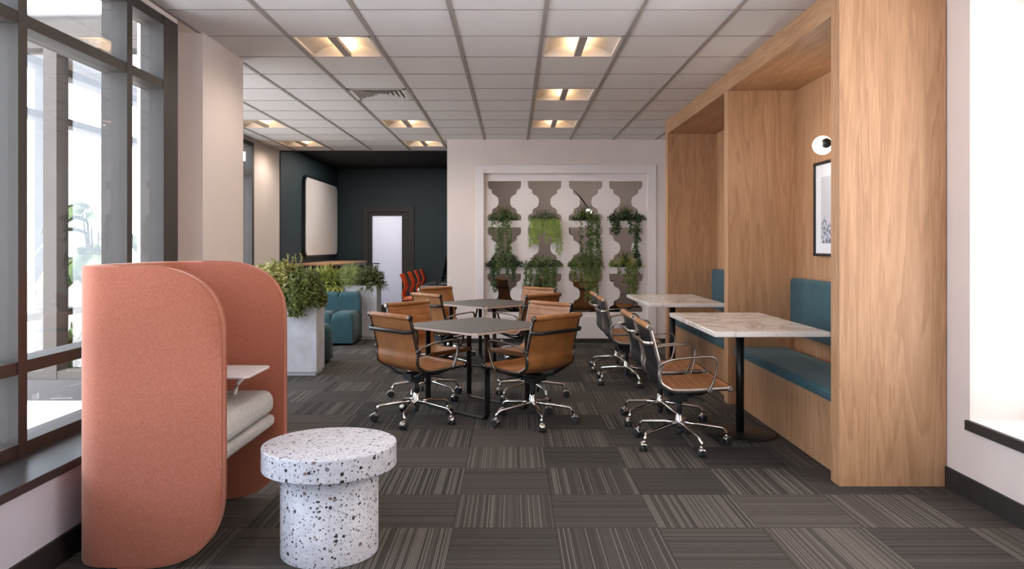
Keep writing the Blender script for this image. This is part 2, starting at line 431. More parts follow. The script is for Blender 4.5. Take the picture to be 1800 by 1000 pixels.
# the right wall with its deep window opening
RW0, RW1 = 1.3, 4.11
b = MB()
b.box(WR, RW1, 0, WR+.5, 12.9, CZ+.15); b.box(WR, -3.3, 0, WR+.5, RW0, CZ+.15)
b.box(WR, RW0, 0, WR+.5, RW1, .372); b.box(WR, RW0, 2.68, WR+.5, RW1, CZ+.15)
structure(b.build('wall_right', 'wall', loc=(WR, 0, 0)))
w = structure(box('window_1', 'frame', WR+.42, RW0, .424, WR+.48, RW0+.06, 2.68))
for i, y in enumerate((RW0+.06, 2.7, RW1-.06)):
    if i: unloc(box('window_frame', 'frame', WR+.42, y, .424, WR+.48, y+.06, 2.68, w), w)
for z in (.424, 2.62): unloc(box('window_frame', 'frame', WR+.42, RW0, z, WR+.48, RW1, z+.06, w), w)
unloc(box('glass', 'glass', WR+.448, RW0, .45, WR+.452, RW1, 2.66, w), w)
s = MB(); s.box(WR-.025, RW0-.03, .372, WR+.44, RW1+.008, .424, 0); s.box(WR-.005, RW0, .4238, WR+.43, RW1, .4262, 1)
structure(s.build('trim_1', ['base', 'whitemetal'], loc=(WR, 2, .372)))
structure(box('baseboard_right', 'base', WR-.014, -3.3, 0, WR, 4.33, .115))
# left half wall, sill and window wall
structure(box('wall_left', 'wall_white', -2.43, -3.3, 0, -1.94, 5.0, .385))
structure(box('baseboard_left', 'base', -1.94, -3.3, 0, -1.926, 5.33, .1175))
structure(box('trim_2', 'sill', -2.30, -3.3, .385, -1.92, 5.0, .424, bevel=.002, seg=1))
def glazing(name, axis, face, outdir, a0, a1, bars, rails=True, lo=.424):
    """window wall: inner face plane at coordinate `face`, bars list of (start,end) along the wall"""
    root = None
    def bx(nm, mat, u0, u1, d0, d1, z0, z1):
        nonlocal root
        p0, p1 = sorted((face+outdir*d0, face+outdir*d1))
        if axis == 'y': args = (p0, u0, z0, p1, u1, z1)
        else: args = (u0, p0, z0, u1, p1, z1)
        o = box(nm, mat, *args, parent=root)
        if root is None: root = structure(o)
        else: unloc(o, root)
        return o
    bx(name, 'frame', a0, a1, 0, .138, 2.746, 2.808)
    if rails:
        bx('window_frame', 'frame', a0, a1, 0, .138, 2.345, 2.402)
        bx('window_frame', 'frame', a0, a1, 0, .138, .789, .845)
    bx('window_frame', 'frame', a0, a1, 0, .138, lo, .48)
    for (u0, u1) in bars: bx('mullion', 'frame', u0, u1, -.004, .142, lo, 2.806)
    bx('glass', 'glass', a0+.01, a1-.01, .040, .044, lo+.02, 2.78)
    return root
glazing('window_2', 'y', -2.19, -1, -3.3, 5.0, [(4.801, 5.006), (4.345, 4.406)]+[(3.387-.957*k, 3.451-.957*k) for k in range(7)])
b = MB(); b.box(-2.40, -3.3, 2.806, -2.19, 5.006, 3.0); b.box(-2.36, 5.006, CZ, -2.17, 5.33, CZ+.02)
structure(b.build('trim_3', 'wall', loc=(-2.3, 0, 2.8)))
# pillar between the two window walls
b = MB(); b.prism([(-2.36, 5.33), (-2.154, 5.33), (-2.150, 6.12), (-2.62, 6.12), (-2.62, 5.35)], 'z', 0, CZ+.12); b.box(-2.36, 5.006, .385, -2.33, 5.33, CZ+.12)
structure(b.build('wall_pillar', 'wall', loc=(-2.3, 5.5, 0)))
b = MB(); b.box(-1.94-.22, 5.0, 0, -1.94, 5.33, .385); structure(b.build('wall_left_return', 'wall_white', loc=(-2.0, 5.1, 0)))
# glazed return behind the pillar
glazing('window_3', 'x', 5.50, -1, -3.64, -2.62, [(-3.283, -3.19)], rails=False)
structure(box('wall_return', 'outside', -3.78, 5.36, 0, -2.62, 5.50, .28))
structure(box('trim_4', 'sill', -3.78, 5.34, .28, -2.62, 5.56, .424))
structure(box('trim_5', 'frame', -3.78, 5.36, 2.806, -2.62, 5.50, 2.925))
# far left window wall and wall
glazing('window_4', 'y', WL2, -1, 5.5, 10.79, [(10.70, 10.79), (9.98, 10.04), (9.0, 9.06), (8.02, 8.08), (7.04, 7.1), (6.06, 6.12), (5.5, 5.58)])
structure(box('wall_far_left', 'wall', WL2-.2, 10.79, 0, WL2, 12.0, CZ))
structure(box('wall_left_low', 'wall_white', WL2-.2, 5.36, 0, WL2, 10.79, .424))
structure(box('trim_6', 'wall', WL2-.2, 5.36, 2.806, WL2, 10.79, CZ+.1))
structure(box('baseboard_far_left', 'base', WL2, 5.55, 0, WL2+.014, 12.0, .115))
# planted feature wall block with recess, lattice built further down
FX0, FX1, FZ = -.396, 1.90, 2.371
b = MB()
b.box(-.909, WB, 0, FX0, WB+.32, CZ); b.box(FX1, WB, 0, WR+.1, WB+.32, CZ); b.box(FX0, WB, FZ, FX1, WB+.32, CZ)
b.box(FX0, WB+.2, 0, FX1, WB+.32, .36)
structure(b.build('wall_back', 'wall', loc=(.5, WB, 0)))
b = MB()
b.box(-.508, WB-.018, .0, FX0, WB, FZ+.116); b.box(FX1, WB-.018, 0, FX1+.118, WB, FZ+.116); b.box(FX0, WB-.018, FZ, FX1, WB, FZ+.116)
structure(b.build('trim_7', 'lattice', loc=(.5, WB, 0), bevel=.003, seg=1))
structure(box('baseboard_back', 'base', -.909, WB-.034, 0, 2.4, WB-.018, .06))
b = MB(); b.box(-1.1, -3.5, 0, 2.96, -3.3, CZ); b.box(-2.5, -3.5, 0, -1.1, -3.3, .385)
structure(b.build('wall_rear', 'wall', loc=(.5, -3.4, 0)))
# navy room
b = MB()
b.box(WL2-.15, 12.0, 0, WL2, 16.2, 3.0)                                # left wall
NDX0, NDX1, NDZ = -3.06, -2.09, 2.13
b.box(WL2, 16.0, 0, NDX0, 16.2, 3.0); b.box(NDX1, 16.0, 0, -.7, 16.2, 3.0); b.box(NDX0, 16.0, NDZ, NDX1, 16.2, 3.0)
b.box(-.909, 11.04, 0, -.75, 16.2, 3.0)
structure(b.build('wall_navy', 'navy', loc=(-2.3, 14, 0)))
structure(box('ceiling_navy', 'navyceil', WL2, 12.04, 2.97, -.75, 16.2, 3.05))
structure(box('trim_8', 'navyceil', WL2, 12.0, CZ-.01, -.909, 12.04, 3.05))
structure(box('trim_9', 'navyceil', WL2-.005, 11.985, 0, WL2+.012, 12.0, CZ))
structure(box('baseboard_navy', 'base', NDX1+.05, 15.985, 0, -.909, 16.0, .12))
# glazed door with a lit lobby behind
d = structure(box('door_1', 'frame', -3.105, 15.96, 0, -3.0, 16.06, 2.166))
for a in ((-2.15, 15.96, 0, -2.046, 16.06, 2.166), (-3.0, 15.96, 2.06, -2.15, 16.06, 2.166)): unloc(box('door_frame', 'frame', *a, parent=d), d)
for a in ((-3.0, 15.985, .0, -2.92, 16.03, 2.06), (-2.30, 15.985, .0, -2.15, 16.03, 2.06), (-2.92, 15.985, 1.98, -2.30, 16.03, 2.06), (-2.92, 15.985, .0, -2.30, 16.03, .12)):
    unloc(box('door_leaf', 'frame', *a, parent=d, bevel=.004, seg=1), d)
unloc(box('door_glass', 'frosted', -2.92, 16.0, .12, -2.30, 16.008, 1.98, parent=d), d)
h = MB(); h.tube([(-2.885, 15.985, .98), (-2.885, 15.93, .98), (-2.76, 15.93, .98)], .012, 8); unloc(h.build('door_handle', 'black', d), d)
b = MB(); b.box(-3.6, 17.6, 0, -1.4, 17.7, 2.6); b.box(-3.7, 16.2, 0, -3.6, 17.7, 2.6); b.box(-1.4, 16.2, 0, -1.3, 17.7, 2.6); b.box(-3.7, 16.2, 2.5, -1.3, 17.7, 2.6); b.box(-3.7, 16.2, -.1, -1.3, 17.7, 0)
structure(b.build('wall_lobby', 'wall_white', loc=(-2.5, 17, 0)))
area('lobby_light', (-2.5, 16.9, 2.45), (0, 0, 0), 1.6, .8, 22, (1, .98, .97))

# ceiling with lights and vent cells left open
X0C, PX, Y0C, PY = .213, .600, 4.813, .604
LIGHTS = [(0, 1), (0, 4), (0, 7), (-3, 1), (-3, 7), (-3, 10), (-6, 7), (-6, 10), (0, -2), (-3, -2), (0, -5), (-3, -5), (2, -5)]
VENT = (-3, 4)
def cell(i, j): return X0C+i*PX, Y0C+j*PY
b = MB(); g = MB()
for i in range(-7, 4):
    for j in range(-14, 12):
        x, y = cell(i, j); x1, y1 = x+PX, y+PY
        if x1 <= WL-.01 and y < 5.49: continue
        if i < -3 and y < 5.4 and x < WL: x = max(x, WL)
        if x < -2.18 and y < 5.4: x = -2.18
        x0 = max(x, WL2); xe = min(x1, WR); y0 = max(y, -3.3); ye = min(y1, 12.0)
        if x0 >= xe or y0 >= ye: continue
        if (i, j) in LIGHTS or (i, j) == VENT: continue
        if x0 > -.92 and y0 > WB+.3: continue
        if xe > 1.85 and y0 < 9.23 and ye > 4.325:
            if y0 < 4.325: b.box(max(1.85, x0), y0, CZ, xe, 4.325, CZ+.02)
            if ye > 9.23: b.box(max(1.85, x0), 9.23, CZ, xe, ye, CZ+.02)
            xe = 1.85
            if x0 >= xe: continue
        b.box(x0, y0, CZ, xe, ye, CZ+.02)
c_ = structure(b.build('ceiling', 'tile', loc=(0, 4, CZ), fixn=False))
for i in range(-6, 4):
    x = X0C+i*PX
    ys = -3.3 if x > -2.1 else 5.5
    if x < -2.18 and i == -4: ys = 5.5
    for (ya, yb) in ([(-3.3, 4.32), (9.235, WB)] if x > 1.85 else [(ys, 12.0 if x < -.9 else WB)]): g.box(x-.014, ya, CZ-.006, x+.014, yb, CZ+.004)
g.box(-2.19, -3.3, CZ-.008, -2.165, 5.33, CZ+.004)
for j in range(-13, 12):
    y = Y0C+j*PY; xs = -2.17 if y < 5.4 else WL2
    g.box(xs, y-.006, CZ-.003, (1.85 if 4.3 < y < 9.23 else WR) if y < WB else -.92, y+.006, CZ+.004)
t_ = structure(g.build('ceiling_trim', 'tbar', loc=(0, 4, CZ), fixn=False))
structure(box('ceiling_slab', 'outside', -2.40, -3.5, CZ+.16, 2.96, 12.0, CZ+.24))
structure(box('ceiling_slab', 'outside', WL2-.2, 5.36, CZ+.14, -2.19, 12.0, CZ+.2))

def ceiling_light(i, j, label):
    x, y = cell(i, j); cx, cy = x+PX/2, y+PY/2
    r = thing('ceiling_light', label, 'ceiling light', (cx, cy, CZ), 0, 'square recessed ceiling lights')
    hw, hd = PX/2-.014, PY/2-.008
    f = MB()
    for (a0, b0, a1, b1) in ((-hw, -hd, -hw+.022, hd), (hw-.022, -hd, hw, hd), (-hw, -hd, hw, -hd+.016), (-hw, hd-.016, hw, hd)):
        f.box(a0, b0, -.004, a1, b1, .012)
    f.build('frame', 'fixture', r)
    # two-bay arched reflector and end cheeks
    v = MB(); iw, idp = hw-.022, hd-.016; nseg = 16
    pts = [(-iw+2*iw*k/nseg, .012+.088*math.sin(PI*k/nseg)**.8) for k in range(nseg+1)]
    vs = [(a, -idp, z) for a, z in pts]+[(a, idp, z) for a, z in pts]
    v.add(vs, [(k, k+1, nseg+2+k, nseg+1+k) for k in range(nseg)], 0, True)
    for yy in (-idp, idp):
        v.add([(a, yy, z) for a, z in pts], [list(range(nseg+1))], 0)
    v.build('reflector', 'fixture', r, fixn=False)
    cb = MB(); cb.box(-.028, -idp, -.002, .028, idp, .026); cb.build('centre_bar', 'tbar', r)
    lt = MB(); lt.box(-.022, -idp+.02, .027, .022, idp-.02, .031); lt.build('lamp', 'tube', r)
    area('lamp_light', (0, 0, .036), (PI, 0, 0), .04, .5, 2.4, (1, .76, .46), parent=r, spread=PI)
    sp = bpy.data.lights.new('fill_spot', 'SPOT'); sp.energy = 26 if cy > 4 else 4; sp.color = (1, .90, .80); sp.spot_size = R(165); sp.spot_blend = .6; sp.shadow_soft_size = .012  # fill spot added below the opaque bar to brighten the far half
    so = bpy.data.objects.new('fill_spot', sp); C.objects.link(so); so.parent = r; so.location = (0, 0, -.016)
    return r
LN = {(0, 1): 'nearest ceiling light of the right-hand row', (0, 4): 'middle ceiling light of the right-hand row', (0, 7): 'ceiling light of the right-hand row closest to the plant wall',
      (-3, 1): 'nearest ceiling light of the left row, ahead of the square air vent', (-3, 7): 'ceiling light of the middle row between air vent and dark room', (-3, 10): 'ceiling light right in front of the dark room beside the pale wall corner',
      (-6, 7): 'ceiling light by the pillar edge near the far window', (-6, 10): 'far left ceiling light just before the dark room',
      (0, -2): 'ceiling light above the viewer, right row', (-3, -2): 'ceiling light above the viewer, left row', (0, -5): 'rear ceiling light, right row', (-3, -5): 'rear ceiling light, left row', (2, -5): 'rear ceiling light nearest the right window'}
for ij in LIGHTS:
    ceiling_light(*ij, LN[ij])
x, y = cell(*VENT); r = thing('ceiling_vent', 'square white louvred air vent set in the ceiling grid', 'vent', (x+PX/2, y+PY/2, CZ))
f = MB(); h = PX/2-.014
for (a0, b0, a1, b1) in ((-h, -h, -h+.04, h), (h-.04, -h, h, h), (-h, -h, h, -h+.04), (-h, h-.04, h, h)): f.box(a0, b0, -.004, a1, b1, .01)
f.build('frame', 'vent', r); bk = MB(); bk.box(-h, -h, .022, h, h, .03); bk.build('duct', 'vent', r)
for k in range(5):
    s0 = h-.042-k*.046; s1 = s0-.036; f = MB()
    z0, z1 = -.002, .016
    o4 = [(-s0, -s0, z0), (s0, -s0, z0), (s0, s0, z0), (-s0, s0, z0)]; i4 = [(-s1, -s1, z1), (s1, -s1, z1), (s1, s1, z1), (-s1, s1, z1)]
    o5 = [(a, b_, z+.004) for a, b_, z in o4]; i5 = [(a, b_, z+.004) for a, b_, z in i4]
    f.add(o4+i4+o5+i5, [(q, (q+1) % 4, 4+(q+1) % 4, 4+q) for q in range(4)]+[(8+q, 8+(q+1) % 4, 12+(q+1) % 4, 12+q) for q in range(4)])
    f.build('louvre_ring', 'vent', r)
f = MB(); f.box(-.03, -.03, .004, .03, .03, .01); f.build('louvre_centre', 'vent', r)

# outside
structure(box('ground_outside', 'outside', -30, -20, -.25, -3.9, 5.3, -.1))
structure(box('ground_outside', 'low_bounce', -30, 5.3, -.25, -3.9, 40, -.1))  # ground made greyer here to weaken daylight bounced onto the far ceiling
structure(box('ground_outside', 'outside', 3.0, -20, -.25, 30, 40, -.1))
structure(box('ground_outside', 'outside', -3.9, -20, -.25, -2.45, 5.3, -.1))
structure(box('ground_outside', 'outside', -2.45, -20, -.25, 3.0, -3.5, -.1))

# ------------------------------------------------------------------ plant wall lattice
HX = [-.108, .460, 1.037, 1.603]; HZ = [(2.266, 1.711), (1.614, 1.056), (.963, .422)]
prof = [(163, 0), (163, .13), (160, .155), (151, .19), (140, .205), (123, .222), (122, .29), (116, .325), (101, .352), (86, .366), (72, .395), (62, .43), (57, .48), (57, .525), (58, .57), (63, .61), (72, .648), (86, .672), (103, .69), (115, .715), (120, .76), (121, .80), (124, .823), (141, .836), (153, .852), (161, .882), (164, .92), (164, 1)]
lat = thing('lattice_screen', 'white cut-out baluster screen framing the hanging plants', 'lattice screen', (.75, WB+.05, 0))
LX, LY = .75, WB+.05
b = MB(); T = .028
def quad2(x0a, x1a, za, x0b, x1b, zb):   # solid strip between z levels
    if max(abs(x1a-x0a), abs(x1b-x0b)) < 1e-5 or abs(za-zb) < 1e-6: return
    fr = [(x0a, 0, za), (x1a, 0, za), (x1b, 0, zb), (x0b, 0, zb)]; bk = [(x, T, z) for x, _, z in fr]
    b.add(fr+bk, [(0, 1, 2, 3), (7, 6, 5, 4), (1, 5, 6, 2), (0, 3, 7, 4), (0, 4, 5, 1), (3, 2, 6, 7)])
edges = [FX0]+[(HX[i]+HX[i+1])/2 for i in range(3)]+[FX1]
zlev = [FZ]+[(HZ[i][1]+HZ[i+1][0])/2 for i in range(2)]+[.30]
for ci, hx in enumerate(HX):
    e0, e1 = edges[ci]-LX, edges[ci+1]-LX; x = hx-LX
    for ri, (zt, zb) in enumerate(HZ):
        k = .236/164; hgt = zt-zb
        quad2(e0, e1, zlev[ri], e0, e1, zt); quad2(e0, e1, zb, e0, e1, zlev[ri+1])
        for (w0, t0), (w1, t1) in zip(prof, prof[1:]):
            za, zc = zt-t0*hgt, zt-t1*hgt
            quad2(e0, x-w0*k, za, e0, x-w1*k, zc); quad2(x+w0*k, e1, za, x+w1*k, e1, zc)
b.build('screen_panel', 'lattice', lat, fixn=False)
box('lower_panel', 'lattice', FX0-LX, -.03, .0, FX1-LX, .02, .36, lat, bevel=.003, seg=1)
for z in (1.662, 1.010, .39):
    box('shelf', 'lattice', FX0-LX+.002, T, z-.012, FX1-LX-.002, .18, z+.012, lat)
# room glimpsed behind the screen
b = MB(); b.box(-.75, 12.7, 0, WR, 12.85, CZ); b.box(-.749, WB+.32, 0, -.74, 12.7, CZ)
structure(b.build('wall_lounge', 'greige', loc=(.8, 12.7, 0)))
structure(box('ceiling_lounge', 'greige', -.75, WB+.33, 2.78, WR, 12.7, 2.84))
area('lounge_light', (.85, 11.7, 2.77), (0, 0, 0), 2.2, .8, 11, (1, .93, .86))
r = thing('floor_lamp', 'black two-armed floor lamp with pale globes glimpsed behind the white screen', 'floor lamp', (.86, 11.5, 0))
b = MB(); b.lathe([(0, 0), (.14, 0), (.14, .015), (.012, .02)], n=28); b.build('lamp_base', 'black', r)
b = MB(); b.tube([(0, 0, .015), (0, 0, 2.02)], .010, 10); b.build('pole', 'black', r)
for gx, gz, ax in ((-.215, 2.04, -.03), (.29, 1.86, .06)):
    b = MB(); b.tube([(0, 0, 2.0), (ax, 0, 2.20), (gx*.6, 0, 2.17 if gx < 0 else 2.08), (gx, 0, gz+.05)], .010, 8); b.build('arm', 'black', r)
    b = MB(); b.lathe([(.055*math.sin(PI*k/12), -.055*math.cos(PI*k/12)) for k in range(13)], (gx, 0, gz), n=20); b.build('lamp_shade', 'globe', r)

def rv(a=1.0): return Vector((random.uniform(-a, a), random.uniform(-a, a), random.uniform(-a, a)))
def trailing_plant(x, zs, mat, label, vines, mound=(.20, .16), nm=300, lf=(.03, .026), vmat=None, tuft=False, wide=0, seed=0):
    random.seed(seed)
    r = thing('hanging_plant', label, 'plant', (x, WB+.13, zs), 0, 'trailing plants on the white screen')
    p = MB(); pw = .185
    for (a0, b0, a1, b1) in ((-pw, -.045, pw, -.037), (-pw, .037, pw, .045), (-pw, -.037, -pw+.008, .037), (pw-.008, -.037, pw, .037)): p.box(a0, b0, .0, a1, b1, .085)
    p.box(-pw, -.045, 0, pw, .045, .006); o = p.build('trough', 'plastic', r, (0, 0, 0))
    sl = MB(); sl.box(-pw+.009, -.036, .006, pw-.009, .036, .07); sl.build('soil', 'soil', r, fixn=False)
    f = MB()
    for _ in range(nm):
        a = random.uniform(0, 2*PI); q = random.random()**.5
        px_, pz = math.cos(a)*q*(mound[0]+wide), .06+abs(math.sin(a))*q*mound[1]*random.uniform(.5, 1)-.02
        py = random.uniform(-.14, .02)
        d = Vector((px_*2, random.uniform(-1, .1), random.uniform(-.5, .8)))
        f.leaf((px_, py, pz), d, (0, -.6, 1)+Vector((0, 0, 0)) if False else Vector((random.uniform(-.5, .5), -.8, .8)), lf[0]*random.uniform(.7, 1.4), lf[1]*random.uniform(.7, 1.3))
    f.build('foliage', mat, r, fixn=False)
    v = MB()
    for (vx, ln, dens) in vines:
        path = []; px_ = vx; pz = .05; py = -.10
        n = max(3, int(ln/.03)); 
        for k in range(n+1):
            path.append((px_, py-.04*min(1, k/2), pz)); px_ += random.uniform(-.010, .010); pz -= ln/n
        v.tube(path, .0016, 4, 1)
        for k in range(int(dens*ln)):
            t = random.random(); q = path[min(n, int(t*n))]
            off = rv(.022)
            v.leaf(Vector(q)+Vector((off.x, -abs(off.y)*.8, off.z)), Vector((random.uniform(-1, 1), -.5, random.uniform(-1, .2))), Vector((random.uniform(-.4, .4), -1, .5)), lf[0]*random.uniform(.7, 1.25), lf[1]*random.uniform(.7, 1.25))
    v.build('trailing_stems', [vmat or mat, 'stem'], r, fixn=False)
    if tuft:
        g_ = MB()
        for _ in range(120):
            bx_ = random.uniform(-.05, .05); a = random.uniform(-.6, .6)
            L_ = random.uniform(.12, .22)
            path = [(bx_+a*L_*t*t, random.uniform(-.03, 0)-.02*t, .06+L_*t) for t in (0, .35, .7, 1)]
            g_.tube(path, [.0018, .0016, .0012, .0004], 3, 0, caps=False)
        g_.build('grass_blades', 'leaf_mid', r, fixn=False)
    return r
z1, z2 = 1.674, 1.022
trailing_plant(HX[0], z1, 'leaf_ivy', 'dark leafy plant with long thin trails, top left of the white screen', [(-.06, .75, 190), (-.02, .68, 200), (.03, .78, 190), (.06, .70, 190), (-.16, .28, 150)], tuft=True, seed=1, nm=330)
trailing_plant(HX[1], z1, 'leaf_ivyd', 'plant with a wide curtain of yellow-green beads, second in the top row of the screen', [(-.20+.025*k, .16+.24*random.random()*(1 if k not in (5, 6, 7, 8) else .3), 420) for k in range(16)]+[(.19, .52, 300), (.17, .48, 300), (-.14, .36, 300)], lf=(.02, .018), vmat='leaf_string', seed=2, nm=500)
trailing_plant(HX[2], z1, 'leaf_ivy', 'dense plant trailing to the right, third in the top row of the screen', [(.06, .72, 210), (.10, .80, 210), (.14, .74, 200), (.17, .62, 160), (.02, .6, 150), (-.07, .55, 110)], tuft=True, seed=3, nm=380)
trailing_plant(HX[3], z1, 'leaf_ivyd', 'broad bushy ivy spilling left with one long right trail, top right of the screen', [(-.20, .18, 330), (-.16, .22, 330), (-.12, .2, 330), (.12, .55, 200), (.16, .66, 190), (.19, .78, 120), (.05, .2, 250)], wide=.07, tuft=True, seed=4, nm=560)
trailing_plant(HX[0], z2, 'leaf_ivyd', 'wide dark ivy mound with a short left trail, middle row far left of the screen', [(-.17, .30, 260), (-.14, .36, 240), (.12, .20, 260), (.15, .22, 240), (-.08, .12, 300)], wide=.06, seed=5, nm=620, mound=(.20, .20))
trailing_plant(HX[1]-.03, z2, 'leaf_ivy', 'thick green plant with four heavy trails, middle row second on the screen', [(-.22, .42, 240), (-.18, .40, 240), (-.08, .38, 240), (-.05, .35, 240), (.06, .44, 300), (.09, .42, 300), (.14, .46, 300), (.17, .40, 300), (.03, .42, 300)], wide=.08, seed=6, nm=480)
trailing_plant(HX[2], z2, 'leaf_mid', 'big fluffy green plant spilling over the shelf, middle row third on the screen', [(-.14, .22, 420), (-.08, .28, 420), (-.02, .30, 420), (.04, .46, 420), (.08, .50, 420), (.13, .42, 380), (.18, .22, 380), (-.19, .16, 380), (0.0, .5, 200)], wide=.05, seed=7, nm=800, mound=(.20, .22), lf=(.026, .022))
trailing_plant(HX[3], z2, 'leaf_lime', 'pale-leaved plant with grass tuft, middle row far right of the screen', [(.04, .40, 300), (.08, .46, 300), (.12, .42, 280), (-.10, .12, 250), (.0, .25, 200)], vmat='leaf_mid', wide=.05, tuft=True, seed=8, nm=300)

# ------------------------------------------------------------------ oak booth joinery
bo = thing('booth_surround', 'tall oak-clad frame of two open seating booths', 'booth', (2.1, 6.8, 0))
def bpart(name, mat, *a, **k): return unloc(box(name, mat, *a, parent=bo, **k), bo)
BX0, BX1 = 1.85, 2.455
bpart('end_panel', 'oak', BX0, 4.325, 0, BX1, 4.44, CZ, bevel=.0015, seg=1)
bpart('divider_panel', 'oak', BX0, 6.556, 0, BX1, 6.67, 2.69, bevel=.0015, seg=1)
bpart('end_panel', 'oak', BX0, 9.10, 0, BX1, 9.23, 2.69, bevel=.0015, seg=1)
bpart('header', 'oakh', BX0, 4.44, 2.69, BX0+.04, 9.23, CZ, bevel=.0015, seg=1)
bpart('soffit', 'oakh', BX0+.04, 4.44, 2.69, BX1, 9.23, 2.71)
bpart('back_panel', 'oak', BX1-.02, 4.44, 0, BX1, 6.556, 2.69)
bpart('back_panel', 'oak', BX1-.02, 6.67, 0, BX1, 9.10, 2.69)
def bench(y0, y1, label):
    r = thing('booth_bench', label, 'bench', (2.18, (y0+y1)/2, 0), 0, 'booth benches'); w = (y1-y0)/2-.003
    box('bench_base', 'oak', 1.93-2.18, -w, 0, .23, w, .425, r)
    box('seat_cushion', 'teal', 1.895-2.18, -w, .4255, .17, w, .497, r, bevel=.022, seg=3)
    box('back_cushion', 'teal', .175, -w+.06, .61, .25, w-.05, 1.09, r, bevel=.034, seg=4)
    box('backrest_frame', 'oak', .232, -w, .40, .252, w, .62, r)
bench(4.44, 6.556, 'teal-cushioned oak bench in the nearer booth')
bench(6.67, 9.10, 'teal-cushioned oak bench in the farther booth')
def marble_table(y, label):
    r = thing('marble_table', label, 'table', (1.651, y, 0), 0, 'marble-topped booth tables')
    t = MB(); t.box(-.369, -.70, .780, .369, .70, .815); t.build('tabletop', 'marble', r, bevel=.007, seg=3)
    p = MB(); p.lathe([(.029, .012), (.029, .776)], n=24); p.lathe([(.12, .772), (.12, .779)], n=24); p.build('pedestal', 'black', r)
    p = MB(); p.lathe([(0, 0), (.25, 0), (.252, .006), (.245, .012), (.05, .016), (.029, .02)], n=48); p.build('foot_plate', 'black', r)
marble_table(5.543, 'white marble pedestal table at the nearer booth')
marble_table(7.87, 'white marble pedestal table at the farther booth')
# wall globe lamp
r = thing('wall_lamp', 'round opal globe wall lamp with black fitting in the near booth', 'wall lamp', (2.434, 5.62, 2.10))
g_ = MB(); n = 24
g_.lathe([(.07*math.sin(PI*k/16), -.07*math.cos(PI*k/16)) for k in range(17)], (-.145, .02, 0), n=28, axis='x'); g_.build('globe', 'globe', r)
g_ = MB(); g_.lathe([(.036*math.sin(PI*k/12), -.036*math.cos(PI*k/12)) for k in range(13)], (-.148, -.055, .006), n=24, axis='x')
g_.tube([(-.148, -.055, .006), (-.004, -.055, .006)], .010, 12); g_.build('fitting', 'black', r)
g_ = MB(); g_.lathe([(.045, -.012), (.045, 0)], (0, -.055, .006), n=24, axis='x'); g_.build('wall_plate', 'black', r)
pl = bpy.data.lights.new('globe_light', 'POINT'); pl.energy = 4; pl.color = (1, .9, .75); pl.shadow_soft_size = .07
po = bpy.data.objects.new('globe_light', pl); C.objects.link(po); po.parent = r; po.location = (-.26, .02, 0)
# framed picture
r = thing('framed_picture', 'black-framed print of a pale mountain hung in the near booth', 'picture', (2.434, 5.60, 1.278))
f = MB(); a, hh, fw = .52, .737, .022
f.box(-.025, -a, 0, 0, -a+fw, hh); f.box(-.025, a-fw, 0, 0, a, hh); f.box(-.025, -a, 0, 0, a, fw); f.box(-.025, -a, hh-fw, 0, a, hh)
f.build('frame', 'black', r)
box('mount', 'mat', -.012, -a+fw, fw, -.002, a-fw, hh-fw, r)
def print_mat():
    m, nt, p = newmat('mountain_print'); v = coords(nt); sx = N(nt, 'ShaderNodeSeparateXYZ'); L(nt, v, sx.inputs[0])
    n = noise(nt, v, 7, 6, .6); n2 = noise(nt, v, 40, 4)
    hgt = mth(nt, 'ADD', mth(nt, 'MULTIPLY', n, .5), mth(nt, 'MULTIPLY', n2, .05))
    m1 = mth(nt, 'LESS_THAN', sx.outputs[2], mth(nt, 'ADD', hgt, -.02))
    rock = ramp(nt, n2, [(.4, lin((90, 92, 104))), (.6, lin((196, 198, 208)))])
    c = mix(nt, m1, lin((196, 196, 200)), rock); L(nt, c, p.inputs['Base Color']); p.inputs['Roughness'].default_value = .6; return m
box('print', print_mat(), -.014, -.39, .10, -.0125, .39, hh-.12, r)

# ------------------------------------------------------------------ office chairs
def catmull(pts, n=8):
    P = [Vector(p) for p in pts]; out = []
    for i in range(len(P)-1):
        p0 = P[max(i-1, 0)]; p1 = P[i]; p2 = P[i+1]; p3 = P[min(i+2, len(P)-1)]
        for k in range(n):
            t = k/n
            out.append(.5*((2*p1)+(-p0+p2)*t+(2*p0-5*p1+4*p2-p3)*t*t+(-p0+3*p1-3*p2+p3)*t**3))
    out.append(P[-1]); return out
RAIL = [(-.248, 0, .827), (-.233, 0, .776), (-.203, 0, .661), (-.181, 0, .568), (-.183, 0, .51), (-.171, 0, .462), (-.13, 0, .432), (-.085, 0, .417), (.037, 0, .417), (.16, 0, .426), (.272, 0, .432)]
ARM = [(-.178, .272, .578), (-.165, .285, .598), (-.13, .30, .616), (-.067, .305, .63), (.037, .305, .64), (.13, .305, .645), (.160, .303, .637), (.176, .302, .612), (.176, .298, .57), (.165, .29, .50), (.150, .282, .455), (.138, .275, .424)]
